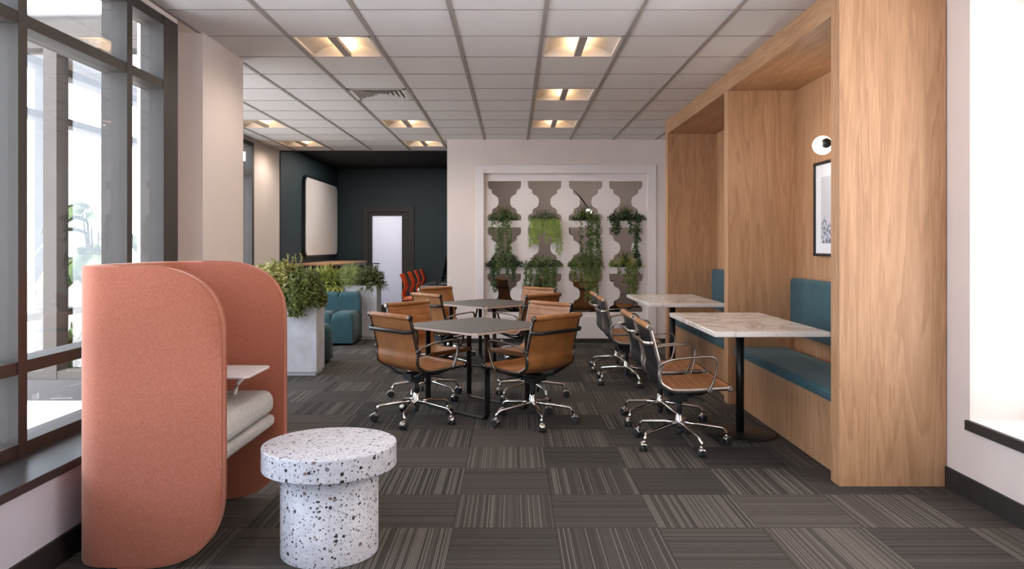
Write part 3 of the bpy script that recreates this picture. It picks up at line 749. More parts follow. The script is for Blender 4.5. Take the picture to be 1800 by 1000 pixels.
def office_chair(label, backmat, loc, rz, star, group, metal='alu'):
    r = thing('office_chair', label, 'office chair', loc, rz, group)
    rail = catmull(RAIL, 6)
    for sgn in (-1, 1):
        t = MB(); t.tube([(p.x, sgn*.262, p.z) for p in rail], 0, 8, flat=(.006, .014), up=(0, sgn, 0) if False else None)
        t.build('side_frame', metal, r)
        a = MB(); ap = catmull([(x, sgn*y, z) for x, y, z in ARM], 4)
        a.tube(ap, 0, 8, flat=(.012, .0065), up=None)
        a.lathe([(.02, -.006), (.02, .006)], (-.178, sgn*.274, .575), n=14, axis='y'); a.lathe([(.018, -.006), (.018, .006)], (.138, sgn*.274, .426), n=14, axis='y')
        a.build('armrest', metal, r)
    # leather sling in stitched channels
    fine = catmull(RAIL, 24)
    acc = [0]
    for i in range(1, len(fine)): acc.append(acc[-1]+(fine[i]-fine[i-1]).length)
    tot = acc[-1]; NR = 15; pitch = tot/NR
    def sling(i0, i1, name, mats):
        s = MB(); W_ = .256; ny = 8; idx = list(range(i0, i1+1)); front = []; back = []
        for i in idx:
            t = (fine[min(i+1, len(fine)-1)]-fine[max(i-1, 0)]).normalized()
            nrm = Vector((-t.z, 0, t.x)); nrm = nrm if nrm.x+nrm.z > 0 else -nrm
            ph = (acc[i]/pitch) % 1.0; puff = .0065*min(1, 11*min(ph, 1-ph))**.6
            sag = .012
            fr, bk = [], []
            for j in range(ny+1):
                u = -1+2*j/ny; y = u*W_; sg = -sag*(1-u*u)
                base = fine[i]+nrm*sg
                fr.append((base.x+nrm.x*(.006+puff), y, base.z+nrm.z*(.006+puff))); bk.append((base.x-nrm.x*.006, y, base.z-nrm.z*.006))
            front.append(fr); back.append(bk)
        k = len(idx)
        vs = [p for row in front for p in row]; s.add(vs, [(a*(ny+1)+b_, a*(ny+1)+b_+1, (a+1)*(ny+1)+b_+1, (a+1)*(ny+1)+b_) for a in range(k-1) for b_ in range(ny)], 0, True)
        vs = [p for row in back for p in row]; s.add(vs, [(a*(ny+1)+b_, (a+1)*(ny+1)+b_, (a+1)*(ny+1)+b_+1, a*(ny+1)+b_+1) for a in range(k-1) for b_ in range(ny)], 1, True)
        for j in (0, ny):
            s.add([front[a][j] for a in range(k)]+[back[a][j] for a in range(k)], [(a, a+1, k+a+1, k+a) for a in range(k-1)], 0)
        for a in (0, k-1):
            s.add(front[a]+back[a], [(q, q+1, ny+2+q, ny+1+q) for q in range(ny)], 0)
        return s.build(name, mats, r, fixn=False)
    split = len(fine)*5//10
    sling(0, split, 'backrest', ['leather', backmat]); sling(split, len(fine)-1, 'seat', ['leather', backmat])
    for (x, z, nm) in ((-.250, .828, 'top_roll'), (.274, .431, 'front_roll')):
        t = MB(); t.lathe([(.019, -.255), (.021, -.25), (.021, .25), (.019, .255)], (x, 0, z), n=16, axis='y', mi=0)
        for sg in (-1, 1): t.lathe([(.010, .254*sg), (.022, .256*sg), (.022, .272*sg), (.016, .276*sg)], (x, 0, z), n=16, axis='y', mi=1)
        t.build(nm, ['leather', metal], r)
    h = MB(); h.tube([(-.218, -.268, .727), (-.26, -.268, .725), (-.283, -.225, .722), (-.283, .225, .722), (-.26, .268, .725), (-.218, .268, .727)], 0, 8, flat=(.004, .014), up=(0, 0, 1), mi=0)
    h.build('back_handle', 'black' if metal != 'alu' else 'alu', r)
    # tilt mechanism and brackets
    m = MB(); m.box(-.09, -.055, .325, .075, .055, .372); m.box(-.05, -.04, .30, .05, .04, .33)
    for x_, z_ in ((.135, .414), (-.115, .415)):
        for sg in (-1, 1):
            m.tube([(x_*.45, sg*.03, .35), (x_*.8, sg*.13, .365), (x_, sg*.25, z_)], 0, 8, flat=(.012, .009))
    m.build('tilt_mechanism', 'plastic', r, bevel=0)
    lv = MB(); lv.tube([(.04, .04, .35), (.10, .17, .345), (.11, .23, .34)], .005, 8, 1); lv.lathe([(.0, -.012), (.011, -.01), (.011, .03), (0, .032)], (.112, .24, .34), n=12, axis='y')
    lv.tube([(.04, -.04, .35), (.10, -.17, .345), (.11, -.23, .34)], .005, 8, 1); lv.build('lever', ['chrome', 'plastic'], r)
    g_ = MB(); g_.lathe([(.019, .205), (.019, .31)], n=18); g_.build('gas_lift', 'plastic', r); g_ = MB(); g_.lathe([(.016, .07), (.02, .075), (.02, .12)], n=18); g_.build('spindle', 'plastic', r)
    hb = MB(); hb.lathe([(.026, .12), (.034, .135), (.032, .16), (.024, .215), (.02, .218)], n=20); hb.build('base_hub', 'chrome', r)
    for k in range(5):
        a = math.radians(star+72*k)-rz; c, s_ = math.cos(a), math.sin(a)
        lg = MB(); lp = [(.022*c, .022*s_, .152), (.12*c, .12*s_, .142), (.22*c, .22*s_, .128), (.285*c, .285*s_, .119), (.30*c, .30*s_, .110), (.312*c, .312*s_, .090), (.322*c, .322*s_, .062)]
        lg.tube(lp, [.017, .0145, .012, .0115, .0125, .0125, .013], 10)
        leg = lg.build('base_leg', 'chrome', r)
        ca = random.uniform(0, 2*PI); cx, cy = .325*c, .325*s_
        ct = MB()
        ct.lathe([(0, .062), (.012, .062), (.012, .05)], (cx, cy, 0), n=10)
        dx, dy = math.cos(ca), math.sin(ca)
        # hood arching over the two wheels
        hood = []
        for q in range(9):
            th = PI*(.05+.80*q/8); hood.append((cx+.031*math.cos(th)*dx, cy+.031*math.cos(th)*dy, .029+.031*math.sin(th)))
        ct.tube(hood, 0, 8, flat=(.021, .004), up=None)
        ct.build('caster', 'chrome', leg)
        for sg in (-1, 1):
            wh = MB(); px_, py_ = cx-dy*.017*sg, cy+dx*.017*sg
            vs = []; n = 16
            for (rr, of) in ((.012, .010), (.024, .010), (.028, .006), (.028, -.007)):
                for j in range(n):
                    th = 2*PI*j/n
                    vs.append((px_+rr*math.cos(th)*dx-dy*of*sg, py_+rr*math.cos(th)*dy+dx*of*sg, .028+rr*math.sin(th)))
            fs = [(i*n+j, i*n+(j+1) % n, (i+1)*n+(j+1) % n, (i+1)*n+j) for i in range(3) for j in range(n)]+[list(range(n)), list(range(3*n, 4*n))]
            wh.add(vs, fs, 0, False); wh.build('wheel', 'caster', leg)
    return r
R = math.radians
GC, GT = 'tan leather chairs round the grey tables', 'tan leather chairs at the marble tables'
random.seed(3)
tan0 = office_chair('tan office chair with its back to the viewer, front left of the nearer grey table', 'leather', (-.745, 5.97, 0), R(43), 44, GC, 'alu2')
for (x, y, a, lb) in (
    (-.76, 6.86, -38, 'tan office chair facing the viewer, rear left of the nearer grey table'),
    (.16, 5.90, 136, 'tan office chair with its back to the viewer, front right of the nearer grey table'),
    (.165, 6.83, 222, 'tan office chair facing the viewer, rear right of the nearer grey table'),
    (-.735, 8.37, 41, 'tan office chair seen from behind, front left of the farther grey table'),
    (-.76, 9.28, -42, 'tan office chair facing the viewer, rear left of the farther grey table'),
    (.155, 8.33, 135, 'tan office chair seen from behind, front right of the farther grey table'),
    (.155, 9.25, 225, 'tan office chair facing the viewer, rear right of the farther grey table')):
    dup(tan0, (x, y, 0), R(a), lb, GC)
for (x, y, a, lb) in ((.06, 11.85, 20, 'tan chair glimpsed through the lowest left opening of the white screen'),
    (.72, 11.95, 10, 'tan chair glimpsed through the lowest opening, second column of the white screen'),
    (1.06, 11.45, 88, 'tan chair back filling the lowest opening, third column of the white screen'),
    (1.56, 11.75, 30, 'tan chair glimpsed through the lowest right opening of the white screen')):
    dup(tan0, (x, y, 0), R(a), lb, 'tan leather chairs behind the white screen')
bk0 = office_chair('black-backed tan chair closest to the viewer at the nearer marble table', 'black', (1.145, 5.24, 0), 0, -4, GT, 'alu')
for (x, y, lb) in ((1.150, 5.93, 'black-backed tan chair at the nearer marble table, just beyond the closest one'),
                   (1.140, 7.62, 'nearer of the two black-backed tan chairs at the farther marble table'),
                   (1.145, 8.35, 'farther of the two black-backed tan chairs at the farther marble table')):
    dup(bk0, (x, y, 0), 0, lb, GT)

# ------------------------------------------------------------------ grey square tables, turned 45 degrees
def grey_table(y, label):
    r = thing('meeting_table', label, 'table', (-.29, y, 0), 0, 'square grey meeting tables')
    h = .65; e = .045; pts = []
    for k in range(4):
        a = -PI/2+k*PI/2
        for da in (-e, -e*.4, e*.4, e):
            rr = h*(1-.02*(1-abs(da)/e)-.03)
            pts.append((rr*math.cos(a+da), rr*math.sin(a+da)))
    t = MB(); t.prism(pts, 'z', .678, .6965, 0); t.build('table_edge', 'tabledge', r)
    t = MB(); t.prism([(x*.999, y_*.999) for x, y_ in pts], 'z', .6967, .700, 0); t.build('tabletop', 'tabletop', r)
    for (a, b_) in (((.097, -.46), (-.422, .06)), ((-.097, .46), (.416, -.055))):
        a, b_ = Vector((*a, 0)), Vector((*b_, 0)); d = (b_-a).normalized()
        s = MB(); rc = .05; path = []
        def arc(c, a0, a1):
            for k in range(7):
                th = a0+(a1-a0)*k/6; path.append(Vector((c.x, c.y, 0))+d*rc*math.cos(th)+Vector((0, 0, c.z+rc*math.sin(th))))
        A = a+d*rc; B = b_-d*rc
        arc(Vector((A.x, A.y, .678-rc)), PI/2, PI); arc(Vector((A.x, A.y, .005+rc)), PI, 1.5*PI)
        arc(Vector((B.x, B.y, .005+rc)), 1.5*PI, 2*PI); arc(Vector((B.x, B.y, .678-rc)), 0, PI/2)
        path.append(path[0].copy())
        nv = Vector((-d.y, d.x, 0))
        n = len(path); vs = []
        for i, p in enumerate(path):
            t_ = (path[(i+1) % (n-1)]-path[i-1 if i else n-2]).normalized(); o_ = t_.cross(nv).normalized()
            for (u, w_) in ((-.025, -.005), (.025, -.005), (.025, .005), (-.025, .005)): vs.append(p+nv*u+o_*w_)
        s.add(vs, [(i*4+j, i*4+(j+1) % 4, (i+1)*4+(j+1) % 4, (i+1)*4+j) for i in range(n-1) for j in range(4)])
        s.build('leg_frame', 'black', r)
grey_table(6.43, 'square grey-topped table turned cornerwise, the nearer of two')
grey_table(8.87, 'square grey-topped table turned cornerwise, the farther of two')

# ------------------------------------------------------------------ orange privacy pod
pod = thing('privacy_pod', 'high-sided orange fabric pod seat with grey cushions by the window', 'pod seat', (-1.55, 3.68, 0))
px0, py0 = -1.55, 3.68
def pod_shell():
    # plan path (inner/outer), each station with a z range giving the rounded front corners
    T_ = .055; rc = .16; xb, xf, y0, y1 = -1.875, -1.22, 3.215, 4.145
    st = []
    def zr(x):
        d = xf-x; rx, rz = .42, .34
        if d >= rx: return (.004, 1.277)
        u = 1-d/rx; k = 1-(1-min(1, u)**2.9)**(1/2.5) if u < 1 else 1
        return (.004+rz*k, 1.277-rz*.92*k)
    xs = [xf-.42*(1-math.sin(PI/2*k/26)) for k in range(26, -1, -1)]
    for x in xs: st.append((x, y0, 0, -1, *zr(x)))
    for x in (-1.66, -1.69): st.append((x, y0, 0, -1, .004, 1.277))
    for k in range(1, 10):
        a = -PI/2-PI/2*k/10; st.append((xb+rc+rc*math.cos(a), y0+rc+rc*math.sin(a), math.cos(a), math.sin(a), .004, 1.277))
    for k in range(0, 5):
        y = y0+rc+(y1-y0-2*rc)*k/4; st.append((xb, y, -1, 0, .004, 1.277))
    for k in range(1, 10):
        a = PI-PI/2*k/10; st.append((xb+rc+rc*math.cos(a), y1-rc+rc*math.sin(a), math.cos(a), math.sin(a), .004, 1.277))
    for x in (-1.69, -1.66): st.append((x, y1, 0, 1, .004, 1.277))
    for x in reversed(xs): st.append((x, y1, 0, 1, *zr(x)))
    return st, T_
st, T_ = pod_shell()
b = MB(); n = len(st); NZ = 10; e = .009
vs = []; ring = []
for (x, y, nx, ny, z0, z1) in st:
    row = []
    sec = [(0, z0+e), (e*.3, z0+e*.3), (e, z0), (T_-e, z0), (T_-e*.3, z0+e*.3), (T_, z0+e)]+[(T_, z0+e+(z1-z0-2*e)*k/4) for k in (1, 2, 3)]+[(T_, z1-e), (T_-e*.3, z1-e*.3), (T_-e, z1), (e, z1), (e*.3, z1-e*.3), (0, z1-e)]+[(0, z0+e+(z1-z0-2*e)*k/4) for k in (3, 2, 1)]
    for (t, z) in sec: vs.append((x-nx*t-px0, y-ny*t-py0, z))
m_ = 18
b.add(vs, [(i*m_+j, i*m_+(j+1) % m_, (i+1)*m_+(j+1) % m_, (i+1)*m_+j) for i in range(n-1) for j in range(m_)], 0, True)
b.add(vs[:m_], [list(range(m_))], 0); b.add(vs[-m_:], [list(range(m_))], 0)
sh = b.build('shell', 'pod', pod)
# piping along the open edges
for (side, yy) in ((0, 3.215), (1, 4.145)):
    sel = [q for q in st if abs(q[1]-yy) < 1e-6 and q[0] > -1.665]
    sel.sort(key=lambda q: q[0])
    for off in (.006, .049):
        t = MB(); yo = yy+off-py0 if side == 0 else yy-off-py0
        path = [(q[0]-px0, yo, q[5]+.001) for q in sel]+[(sel[-1][0]-px0+.001, yo, sel[-1][5]+(sel[-1][4]-sel[-1][5])*k/6) for k in range(1, 6)]+[(q[0]-px0, yo, q[4]-.001) for q in reversed(sel)]
        t.tube(path, .0028, 6); t.build('piping', 'pod', sh)
box('seat_base', 'felt', -1.80-px0, 3.275-py0, .405, -1.262-px0, 4.085-py0, .468, pod, bevel=.024, seg=3)
def cushion(x0, y0, z0, x1, y1, z1, name, mat, parent, r_=.05, crown=.02, n=14):
    b = MB()
    # superellipsoid-like rounded slab
    vs = []; nu, nv = 48, 16
    cx, cy, cz = (x0+x1)/2, (y0+y1)/2, (z0+z1)/2; ax, ay, az = (x1-x0)/2, (y1-y0)/2, (z1-z0)/2
    def sp(c, p): return math.copysign(abs(c)**p, c)
    for i in range(nv+1):
        ph = -PI/2+PI*i/nv
        for j in range(nu):
            th = 2*PI*j/nu
            cph = sp(math.cos(ph), .45)
            x = cx+(ax-az*.6)*sp(math.cos(th), .12)*min(1, cph*1.0)+az*.6*math.cos(ph)*sp(math.cos(th), .12)
            y = cy+(ay-az*.3)*sp(math.sin(th), .12)*min(1, cph)+az*.3*math.cos(ph)*sp(math.sin(th), .12)
            vs.append((x, y, cz+az*sp(math.sin(ph), .8)))
    b.add(vs, [(i*nu+j, i*nu+(j+1) % nu, (i+1)*nu+(j+1) % nu, (i+1)*nu+j) for i in range(nv) for j in range(nu)], 0, True)
    return b.build(name, mat, parent)
box('seat_cushion', 'felt', -1.80-px0, 3.275-py0, .469, -1.262-px0, 4.085-py0, .598, pod, bevel=.052, seg=6)
box('back_cushion', 'felt', -1.815-px0, 3.30-py0, .60, -1.70-px0, 4.06-py0, .93, pod, bevel=.04, seg=4)
t = MB()
pts = []
for (cx, cy, a0) in ((-1.30, 3.70, -PI/2), (-1.30, 3.985, 0), (-1.60, 3.985, PI/2), (-1.60, 3.70, PI)):
    for k in range(5):
        a = a0+PI/2*k/4; pts.append((cx+.035*math.cos(a)-px0, cy+.035*math.sin(a)-py0))
t.prism(pts, 'z', .722, .734); t.build('writing_tablet', 'whitemetal', pod, bevel=.003, seg=2)
t = MB(); t.tube(catmull([(-1.36-px0, 3.93-py0, .722), (-1.375-px0, 3.93-py0, .69), (-1.41-px0, 3.93-py0, .65), (-1.43-px0, 3.93-py0, .58)], 5), .011, 10); t.build('tablet_arm', 'whitemetal', pod)

# ------------------------------------------------------------------ terrazzo stool
r = thing('terrazzo_side_table', 'round white terrazzo drum table with overhanging top in front of the pod', 'side table', (-.815, 3.425, 0))
b = MB(); b.lathe([(.211, 0), (.214, .003), (.214, .006), (.214, .379)], n=96); b.build('drum_base', 'terrazzo', r)
b = MB(); b.lathe([(0, .380), (.286, .380), (.289, .380), (.294, .3825), (.295, .386), (.295, .389), (.295, .473), (.295, .475), (.294, .4785), (.291, .480), (.288, .480), (0, .480)], n=128, sm=True); tt = b.build('round_top', 'terrazzo', r)

# ------------------------------------------------------------------ planters and sofas
def leaf_mass(f, x0, x1, y0, y1, z0, z1, n, ln, wd, spread=1.0, curl=.25, mi=0, shell=True):
    cx, cy = (x0+x1)/2, (y0+y1)/2; ax, ay, az = (x1-x0)/2, (y1-y0)/2, z1-z0
    for _ in range(n):
        a = random.uniform(0, 2*PI); e = math.asin(random.uniform(-.25, 1)); q = random.uniform(.72, 1.02) if shell else random.random()**.5
        q *= 1+.10*math.sin(7*a+3*e)+.08*math.sin(13*a+x0*9)
        d = Vector((math.cos(a)*math.cos(e), math.sin(a)*math.cos(e), math.sin(e)))
        p = Vector((cx+d.x*ax*q, cy+d.y*ay*q, z0+az*.30+d.z*az*.70*q))
        dd = (d+rv(.9*spread)+Vector((0, 0, .15))).normalized()
        f.leaf(p, dd, d+rv(.5), ln*random.uniform(.6, 1.3), wd*random.uniform(.7, 1.3), mi, curl)
def spiky(f, c, h, n, ln, w, droop=.5, mi=0, spread=.9):
    for _ in range(n):
        a = random.uniform(0, 2*PI); el = random.uniform(.15, 1.35)
        d = Vector((math.cos(a)*math.cos(el), math.sin(a)*math.cos(el), math.sin(el)))
        L_ = ln*random.uniform(.7, 1.15); side = d.cross(Vector((0, 0, 1))).normalized(); p = Vector(c)+Vector((random.uniform(-.05, .05), random.uniform(-.04, .04), 0))
        pts = []
        for t in (0, .3, .6, .85, 1): pts.append((p+d*L_*t-Vector((0, 0, droop*L_*t*t*math.cos(el))), w*(.5+.6*math.sin(PI*min(1, t+.15))) if t < 1 else 0))
        vs = []
        for q, ww in pts: vs += [q+side*ww/2, q-side*ww/2]
        f.add(vs, [(2*i, 2*i+1, 2*i+3, 2*i+2) for i in range(4)], mi, False)
def planter(name_label, x0, x1, y0, y1, h):
    r = thing('planter', name_label, 'planter', ((x0+x1)/2, (y0+y1)/2, 0), 0, 'tall pale concrete planters')
    w, d = (x1-x0)/2, (y1-y0)/2
    b = MB(); t = .03
    b.box(-w, -d, .035, w, -d+t, h); b.box(-w, d-t, .035, w, d, h); b.box(-w, -d+t, .035, -w+t, d-t, h); b.box(w-t, -d+t, .035, w, d-t, h)
    b.box(-w+t, -d+t, .035, w-t, d-t, h-.05)
    b.build('trough', 'concrete', r)
    box('plinth', 'concrete', -w+.015, -d+.015, 0, w-.015, d-.015, .035, r)
    box('soil', 'soil', -w+t, -d+t, h-.05, w-t, d-t, h-.02, r)
    return r
planter('near concrete planter between the orange pod and the teal seats', -2.75, -2.045, 8.0, 8.345, .781)
planter('far concrete planter behind the teal sofa', -3.15, -1.965, 11.1, 11.5, .778)
def shrub(label, c, parts, name='planter_shrub', group=None, cat='plant'):
    r = thing(name, label, cat, c, 0, group)
    s = MB()
    for k in range(7):
        a = random.uniform(0, 2*PI); s.tube([(0.02*math.cos(a), .02*math.sin(a), 0), (.06*math.cos(a), .05*math.sin(a), .12), (.12*math.cos(a), .08*math.sin(a), .24)], [.006, .005, .003], 6)
    s.build('stems', 'stem', r)
    f = MB(); parts(f); return r, f
random.seed(21)
r, f = shrub('bushy variegated yellow-green shrub in the near planter, left half', (-2.44, 8.17, .76), lambda f: (leaf_mass(f, -.34, .24, -.28, .24, -.08, .37, 3000, .075, .042), leaf_mass(f, -.26, .16, -.2, .15, -.05, .28, 1200, .075, .042, shell=False)))
for k in range(7):
    x, y = random.uniform(-.05, .2), random.uniform(-.05, .08); h = random.uniform(.38, .47)
    f.tube([(x, y, .1), (x+.01, y, h)], .003, 4, 1)
    for q in range(14): f.leaf((x, y, h-.12+q*.012), (random.uniform(-1, 1), random.uniform(-1, 1), .8), (0, 0, 1), .045, .016)
f.build('foliage', ['leaf_var', 'stem'], r, fixn=False)
r, f = shrub('darker small-leaved shrub drooping over the near planter, right half', (-2.17, 8.14, .76), lambda f: (leaf_mass(f, -.26, .17, -.30, .20, -.10, .33, 3400, .042, .028), leaf_mass(f, -.18, .12, -.2, .15, -.05, .25, 900, .05, .03, shell=False), leaf_mass(f, -.13, .0, -.27, -.18, -.16, .05, 260, .04, .024)))
f.build('foliage', 'leaf_mid', r, fixn=False)
r, f = shrub('arching lime-green fern in the far planter, left', (-2.72, 11.25, .76), lambda f: (spiky(f, (0, 0, 0), 0, 150, .42, .05, .6), spiky(f, (.15, 0, 0), 0, 110, .36, .05, .7), spiky(f, (-.28, 0, 0), 0, 110, .36, .05, .7)))
f.build('foliage', 'leaf_lime', r, fixn=False)
r, f = shrub('soft pale green fine-leaved bush in the far planter, middle', (-2.36, 11.25, .76), lambda f: leaf_mass(f, -.20, .18, -.2, .2, -.05, .31, 2600, .04, .009))
f.build('foliage', 'leaf_fine', r, fixn=False)
r, f = shrub('dark spiky-leaved bush in the far planter, right end', (-2.10, 11.27, .76), lambda f: (spiky(f, (0, 0, 0), 0, 190, .32, .028, .5), spiky(f, (.06, 0, .04), 0, 160, .26, .024, .8), leaf_mass(f, -.17, .19, -.2, .18, -.02, .28, 500, .07, .02)))
f.build('foliage', 'leaf_dark', r, fixn=False)

def sofa(label, loc, rz):
    r = thing('modular_sofa', label, 'sofa', loc, rz, 'teal channelled sofas')
    for k in range(4):   # seat and back rolls, .30 wide channels; front faces -Y ; x from -1.2 to 0
        x0 = -1.2+k*.3
        for (nm, ya, yb, zt, rr) in (('seat_channel', 0, .48, .445, .085), ('back_channel', .47, .66, .70, .06)):
            q = MB(); vs = []; na = 8; ys = [ya+rr*(1-math.cos(PI/2*i/6)) for i in range(7)]+([yb-rr*(1-math.cos(PI/2*i/6)) for i in range(6, -1, -1)] if nm[0] == 'b' else [yb])
            for y in ys:
                e_ = min(y-ya, (yb-y) if nm[0] == 'b' else 9)
                dz = rr-math.sqrt(max(0, rr*rr-(rr-min(rr, e_))**2)) if e_ < rr else 0
                zt_ = zt-dz; xa, xb = x0+.001, x0+.299
                sec = [(xa, .03)]+[(xa+rr*.8*(1-math.cos(PI/2*i/na)), zt_-rr*(1-math.sin(PI/2*i/na))) for i in range(na+1)]+[(xb-rr*.8*(1-math.cos(PI/2*i/na)), zt_-rr*(1-math.sin(PI/2*i/na))) for i in range(na, -1, -1)]+[(xb, .03)]
                vs += [(a_, y, b__) for a_, b__ in sec]
            m2 = len(sec); q.add(vs, [(i*m2+j, i*m2+(j+1) % m2, (i+1)*m2+(j+1) % m2, (i+1)*m2+j) for i in range(len(ys)-1) for j in range(m2)], 0, True)
            q.add(vs[:m2], [list(range(m2))], 0); q.add(vs[-m2:], [list(range(m2))], 0)
            q.build(nm, 'teal', r)
    for k, (x, y) in enumerate(((-1.12, .08), (-.10, .08), (-1.12, .58), (-.1, .58))):
        b = MB(); b.lathe([(.02, 0), (.02, .05)], (x, y, 0), n=12); b.build('foot', 'black', r)
sofa('teal velvet sofa facing the viewer in front of the far planter', (-2.165, 10.39, 0), 0)
sofa('teal velvet sofa turned away, behind the near planter', (-3.33, 9.10, 0), PI)

# ------------------------------------------------------------------ navy room contents
r = thing('wall_board', 'large rounded-corner pale board with black rim on the dark side wall', 'board', (WL2, 14.5, 1.165))
def rrect(y0, y1, z0, z1, rad, n=6):
    pts = []
    for (cy, cz, a0) in ((y1-rad, z0+rad, -PI/2), (y1-rad, z1-rad, 0), (y0+rad, z1-rad, PI/2), (y0+rad, z0+rad, PI)):
        for k in range(n+1):
            a = a0+PI/2*k/n; pts.append((cy+rad*math.cos(a), cz+rad*math.sin(a)))
    return pts
b = MB(); b.prism(rrect(-1.24, 1.24, -.02, 1.43, .16), 'x', .002, .05); b.build('rim', 'black', r)
b = MB(); b.prism(rrect(-1.19, 1.21, .02, 1.39, .13), 'x', .0501, .055); b.build('face', 'board', r)
r = thing('bar_counter', 'wood-topped bar counter under the pale board in the dark room', 'counter', (WL2, 14.0, 0))
b = MB(); pts = [(.003, -1.6)]+[(.75-.12+.12*math.cos(a), -1.6+.12+.12*math.sin(a)) for a in [-PI/2+PI/2*k/5 for k in range(6)]]+[(.75-.12+.12*math.cos(a), 1.4-.12+.12*math.sin(a)) for a in [PI/2*k/5 for k in range(6)]]+[(.003, 1.4)]
b.prism(pts, 'z', 1.03, 1.055); b.build('countertop', 'oakh', r)
b = MB(); b.prism([(x*.97+.002, y*.985) for x, y in pts], 'z', .98, 1.03); b.build('under_frame', 'black', r)
box('support_panel', 'black', .003, -1.5, 0, .3, 1.3, .98, r)
r = thing('long_desk', 'long black worktop against the right side of the dark room', 'desk', (-1.19, 14.0, 0))
box('worktop', 'black', -.275, -1.8, .69, .275, 1.9, .715, r, bevel=.003, seg=1)
box('front_edge', 'tabledge', -.277, -1.806, .697, .275, -1.8005, .712, r)
for y in (-1.72, 0, 1.8): box('leg', 'black', -.20, y, 0, .25, y+.05, .69, r)
def monitor(y, label):
    r = thing('monitor', label, 'monitor', (-1.13, y, .7155), 0, 'monitors on the long desk')
    b = MB(); b.prism([(-.055, .06), (-.035, .06), (.045, .48), (.025, .48)], 'y', -.30, .30); b.build('screen', 'plastic', r, bevel=.003, seg=1)
    b = MB(); b.prism([(-.058, .075), (-.0545, .075), (.0215, .47), (.018, .47)], 'y', -.285, .285); b.build('display', 'black', r)
    b = MB(); b.box(-.07, -.1, 0, .09, .1, .008); b.tube([(.06, 0, .008), (.02, 0, .25)], .014, 10); b.build('stand', 'alu', r)
def keyboard(y, label):
    b = MB(); b.box(-1.36, y-.2, .7155, -1.25, y+.2, .735); tag(b.build('keyboard', 'plastic', loc=(-1.3, y, .7155), bevel=.004, seg=2), label, 'keyboard', 'keyboards on the long desk')
monitor(12.95, 'black monitor at the near end of the long desk'); monitor(14.2, 'black monitor farther back on the long desk')
keyboard(12.75, 'slim black keyboard at the near end of the long desk'); keyboard(13.9, 'slim black keyboard farther along the long desk')
def red_chair(label, y):
    r = thing('shell_chair', label, 'chair', (-1.63, y, 0), 0, 'orange shell chairs at the long desk')
    prof_ = catmull([(-.235, 0, .88), (-.20, 0, .80), (-.155, 0, .68), (-.185, 0, .60), (-.20, 0, .52), (-.17, 0, .482)], 5)
    b = MB(); hw = .21; k = len(prof_); vs = []; ny = 6
    for off in (0, .02):
        for i, p in enumerate(prof_):
            wv = hw*(.95 if i < k*.5 else .95-.25*math.sin(PI*(i-k*.5)/(k*.5)))
            for j in range(ny+1):
                u = -1+2*j/ny; vs.append((p.x+off-.025*(1-u*u), u*wv, p.z))
    def g2(o, flip): return [tuple((o+a*(ny+1)+c, o+a*(ny+1)+c+1, o+(a+1)*(ny+1)+c+1, o+(a+1)*(ny+1)+c)[::-1 if flip else 1]) for a in range(k-1) for c in range(ny)]
    o2 = k*(ny+1); fs = g2(0, 0)+g2(o2, 1)
    for j in (0, ny): fs += [(a*(ny+1)+j, (a+1)*(ny+1)+j, o2+(a+1)*(ny+1)+j, o2+a*(ny+1)+j) for a in range(k-1)]
    for a in (0, k-1): fs += [(a*(ny+1)+j, a*(ny+1)+j+1, o2+a*(ny+1)+j+1, o2+a*(ny+1)+j) for j in range(ny)]
    b.add(vs, fs, 0, True); b.build('backrest', 'orange_plastic', r)
    box('seat', 'orange_plastic', -.20, -.21, .445, .24, .21, .467, r, bevel=.01, seg=2)
    box('seat_pad', 'peach', -.17, -.20, .4675, .235, .20, .492, r, bevel=.01, seg=2)
    for (x, y_) in ((-.17, -.18), (-.17, .18), (.2, -.18), (.2, .18)):
        b = MB(); b.tube([(x*.8, y_*.9, .445), (x*1.05, y_*1.05, 0)], .011, 8); b.build('leg', 'black', r)
    return r
rc_ = red_chair('orange shell chair at the long desk, nearest of the four', 12.9)
for y, lb in ((13.85, 'orange shell chair at the long desk, second of the four'), (14.75, 'orange shell chair at the long desk, third of the four'), (15.6, 'orange shell chair at the long desk, farthest back of the four')):
    dup(rc_, (-1.63, y, 0), 0, lb)
area('navy_ceiling_light', (-2.2, 13.6, 2.95), (0, 0, 0), 1.6, 1.6, 46, (1, .95, .90))

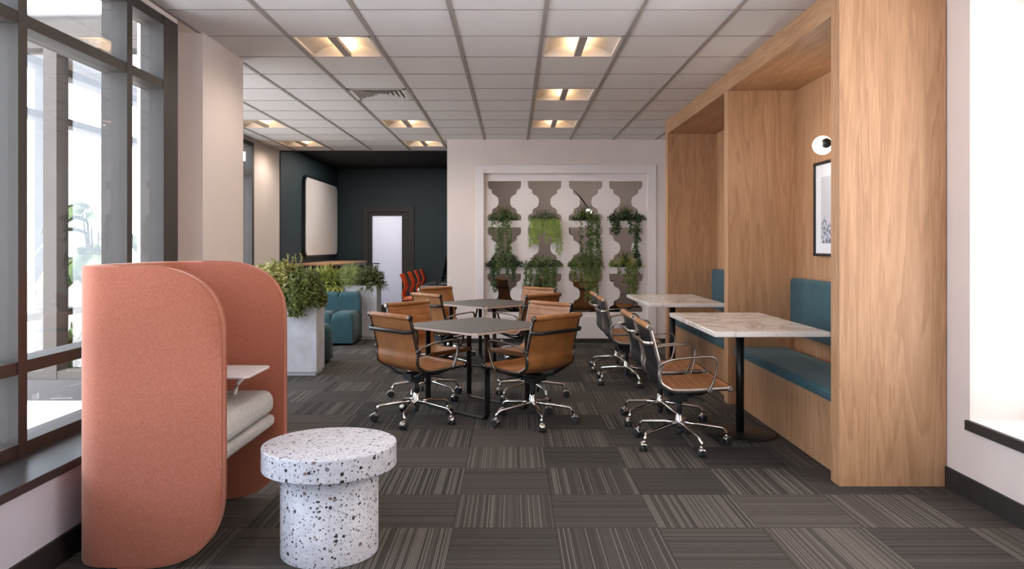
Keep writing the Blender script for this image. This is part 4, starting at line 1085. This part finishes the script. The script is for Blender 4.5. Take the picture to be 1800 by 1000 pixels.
# ------------------------------------------------------------------ plants behind the pillar, seen through the windows
random.seed(5)
r = thing('banana_plant', 'tall broad-leaved plant seen through the left windows', 'plant', (-3.28, 6.05, 0))
b = MB(); b.lathe([(.13, 0), (.17, .32), (.18, .34), (.16, .34), (.15, .3)], n=28); b.build('pot', 'concrete', r)
b = MB(); b.lathe([(0, .31), (.152, .31)], n=28); b.build('soil', 'soil', r, fixn=False)
st_, fo = MB(), MB()
for k in range(22):
    a = 2*PI*k/11+random.uniform(-.2, .2); h = random.uniform(1.0, 1.40) if k < 16 else random.uniform(1.4, 1.62); reach = random.uniform(.10, .22)
    p = [Vector((0.02*math.cos(a), .02*math.sin(a), .31)), Vector((.04*math.cos(a), .04*math.sin(a), .31+h*.5)), Vector((reach*.5*math.cos(a), reach*.5*math.sin(a), .31+h*.85))]
    st_.tube(p, [.012, .009, .006], 7)
    d = Vector((math.cos(a), math.sin(a), 0)); side = Vector((-d.y, d.x, 0)); L_ = random.uniform(.36, .50); vs = []; w = random.uniform(.17, .24)
    for q in range(9):
        t = q/8; c = p[2]+d*L_*.75*t+Vector((0, 0, L_*(.55*t-.95*t*t))); ww = w*math.sin(PI*min(1, t*.92+.08))**.7*.5
        vs += [c+side*ww+Vector((0, 0, -.02)), c+Vector((0, 0, .01)), c-side*ww+Vector((0, 0, -.02))]
    fo.add(vs, [(3*q+i, 3*q+i+1, 3*q+i+4, 3*q+i+3) for q in range(8) for i in range(2)], 0, True)
st_.build('stems', 'stem', r); fo.build('leaves', 'leaf_palm', r, fixn=False)
r, f = shrub('low spiky plant seen through the left windows below the broad leaves', (-3.05, 5.85, .424), lambda f: None, name='potted_dracaena')
r.location = (-3.40, 5.86, .36)
f.build('x', 'leaf_palm', r) if False else None
f = MB(); spiky(f, (0, 0, .20), 0, 90, .27, .035, .5); spiky(f, (0, 0, .0), 0, 80, .24, .035, .6); f.build('foliage', 'leaf_palm', r, fixn=False)
b = MB(); b.lathe([(.09, -.36), (.12, -.02), (.125, 0), (.10, 0)], n=24); b.build('pot', 'concrete', r)
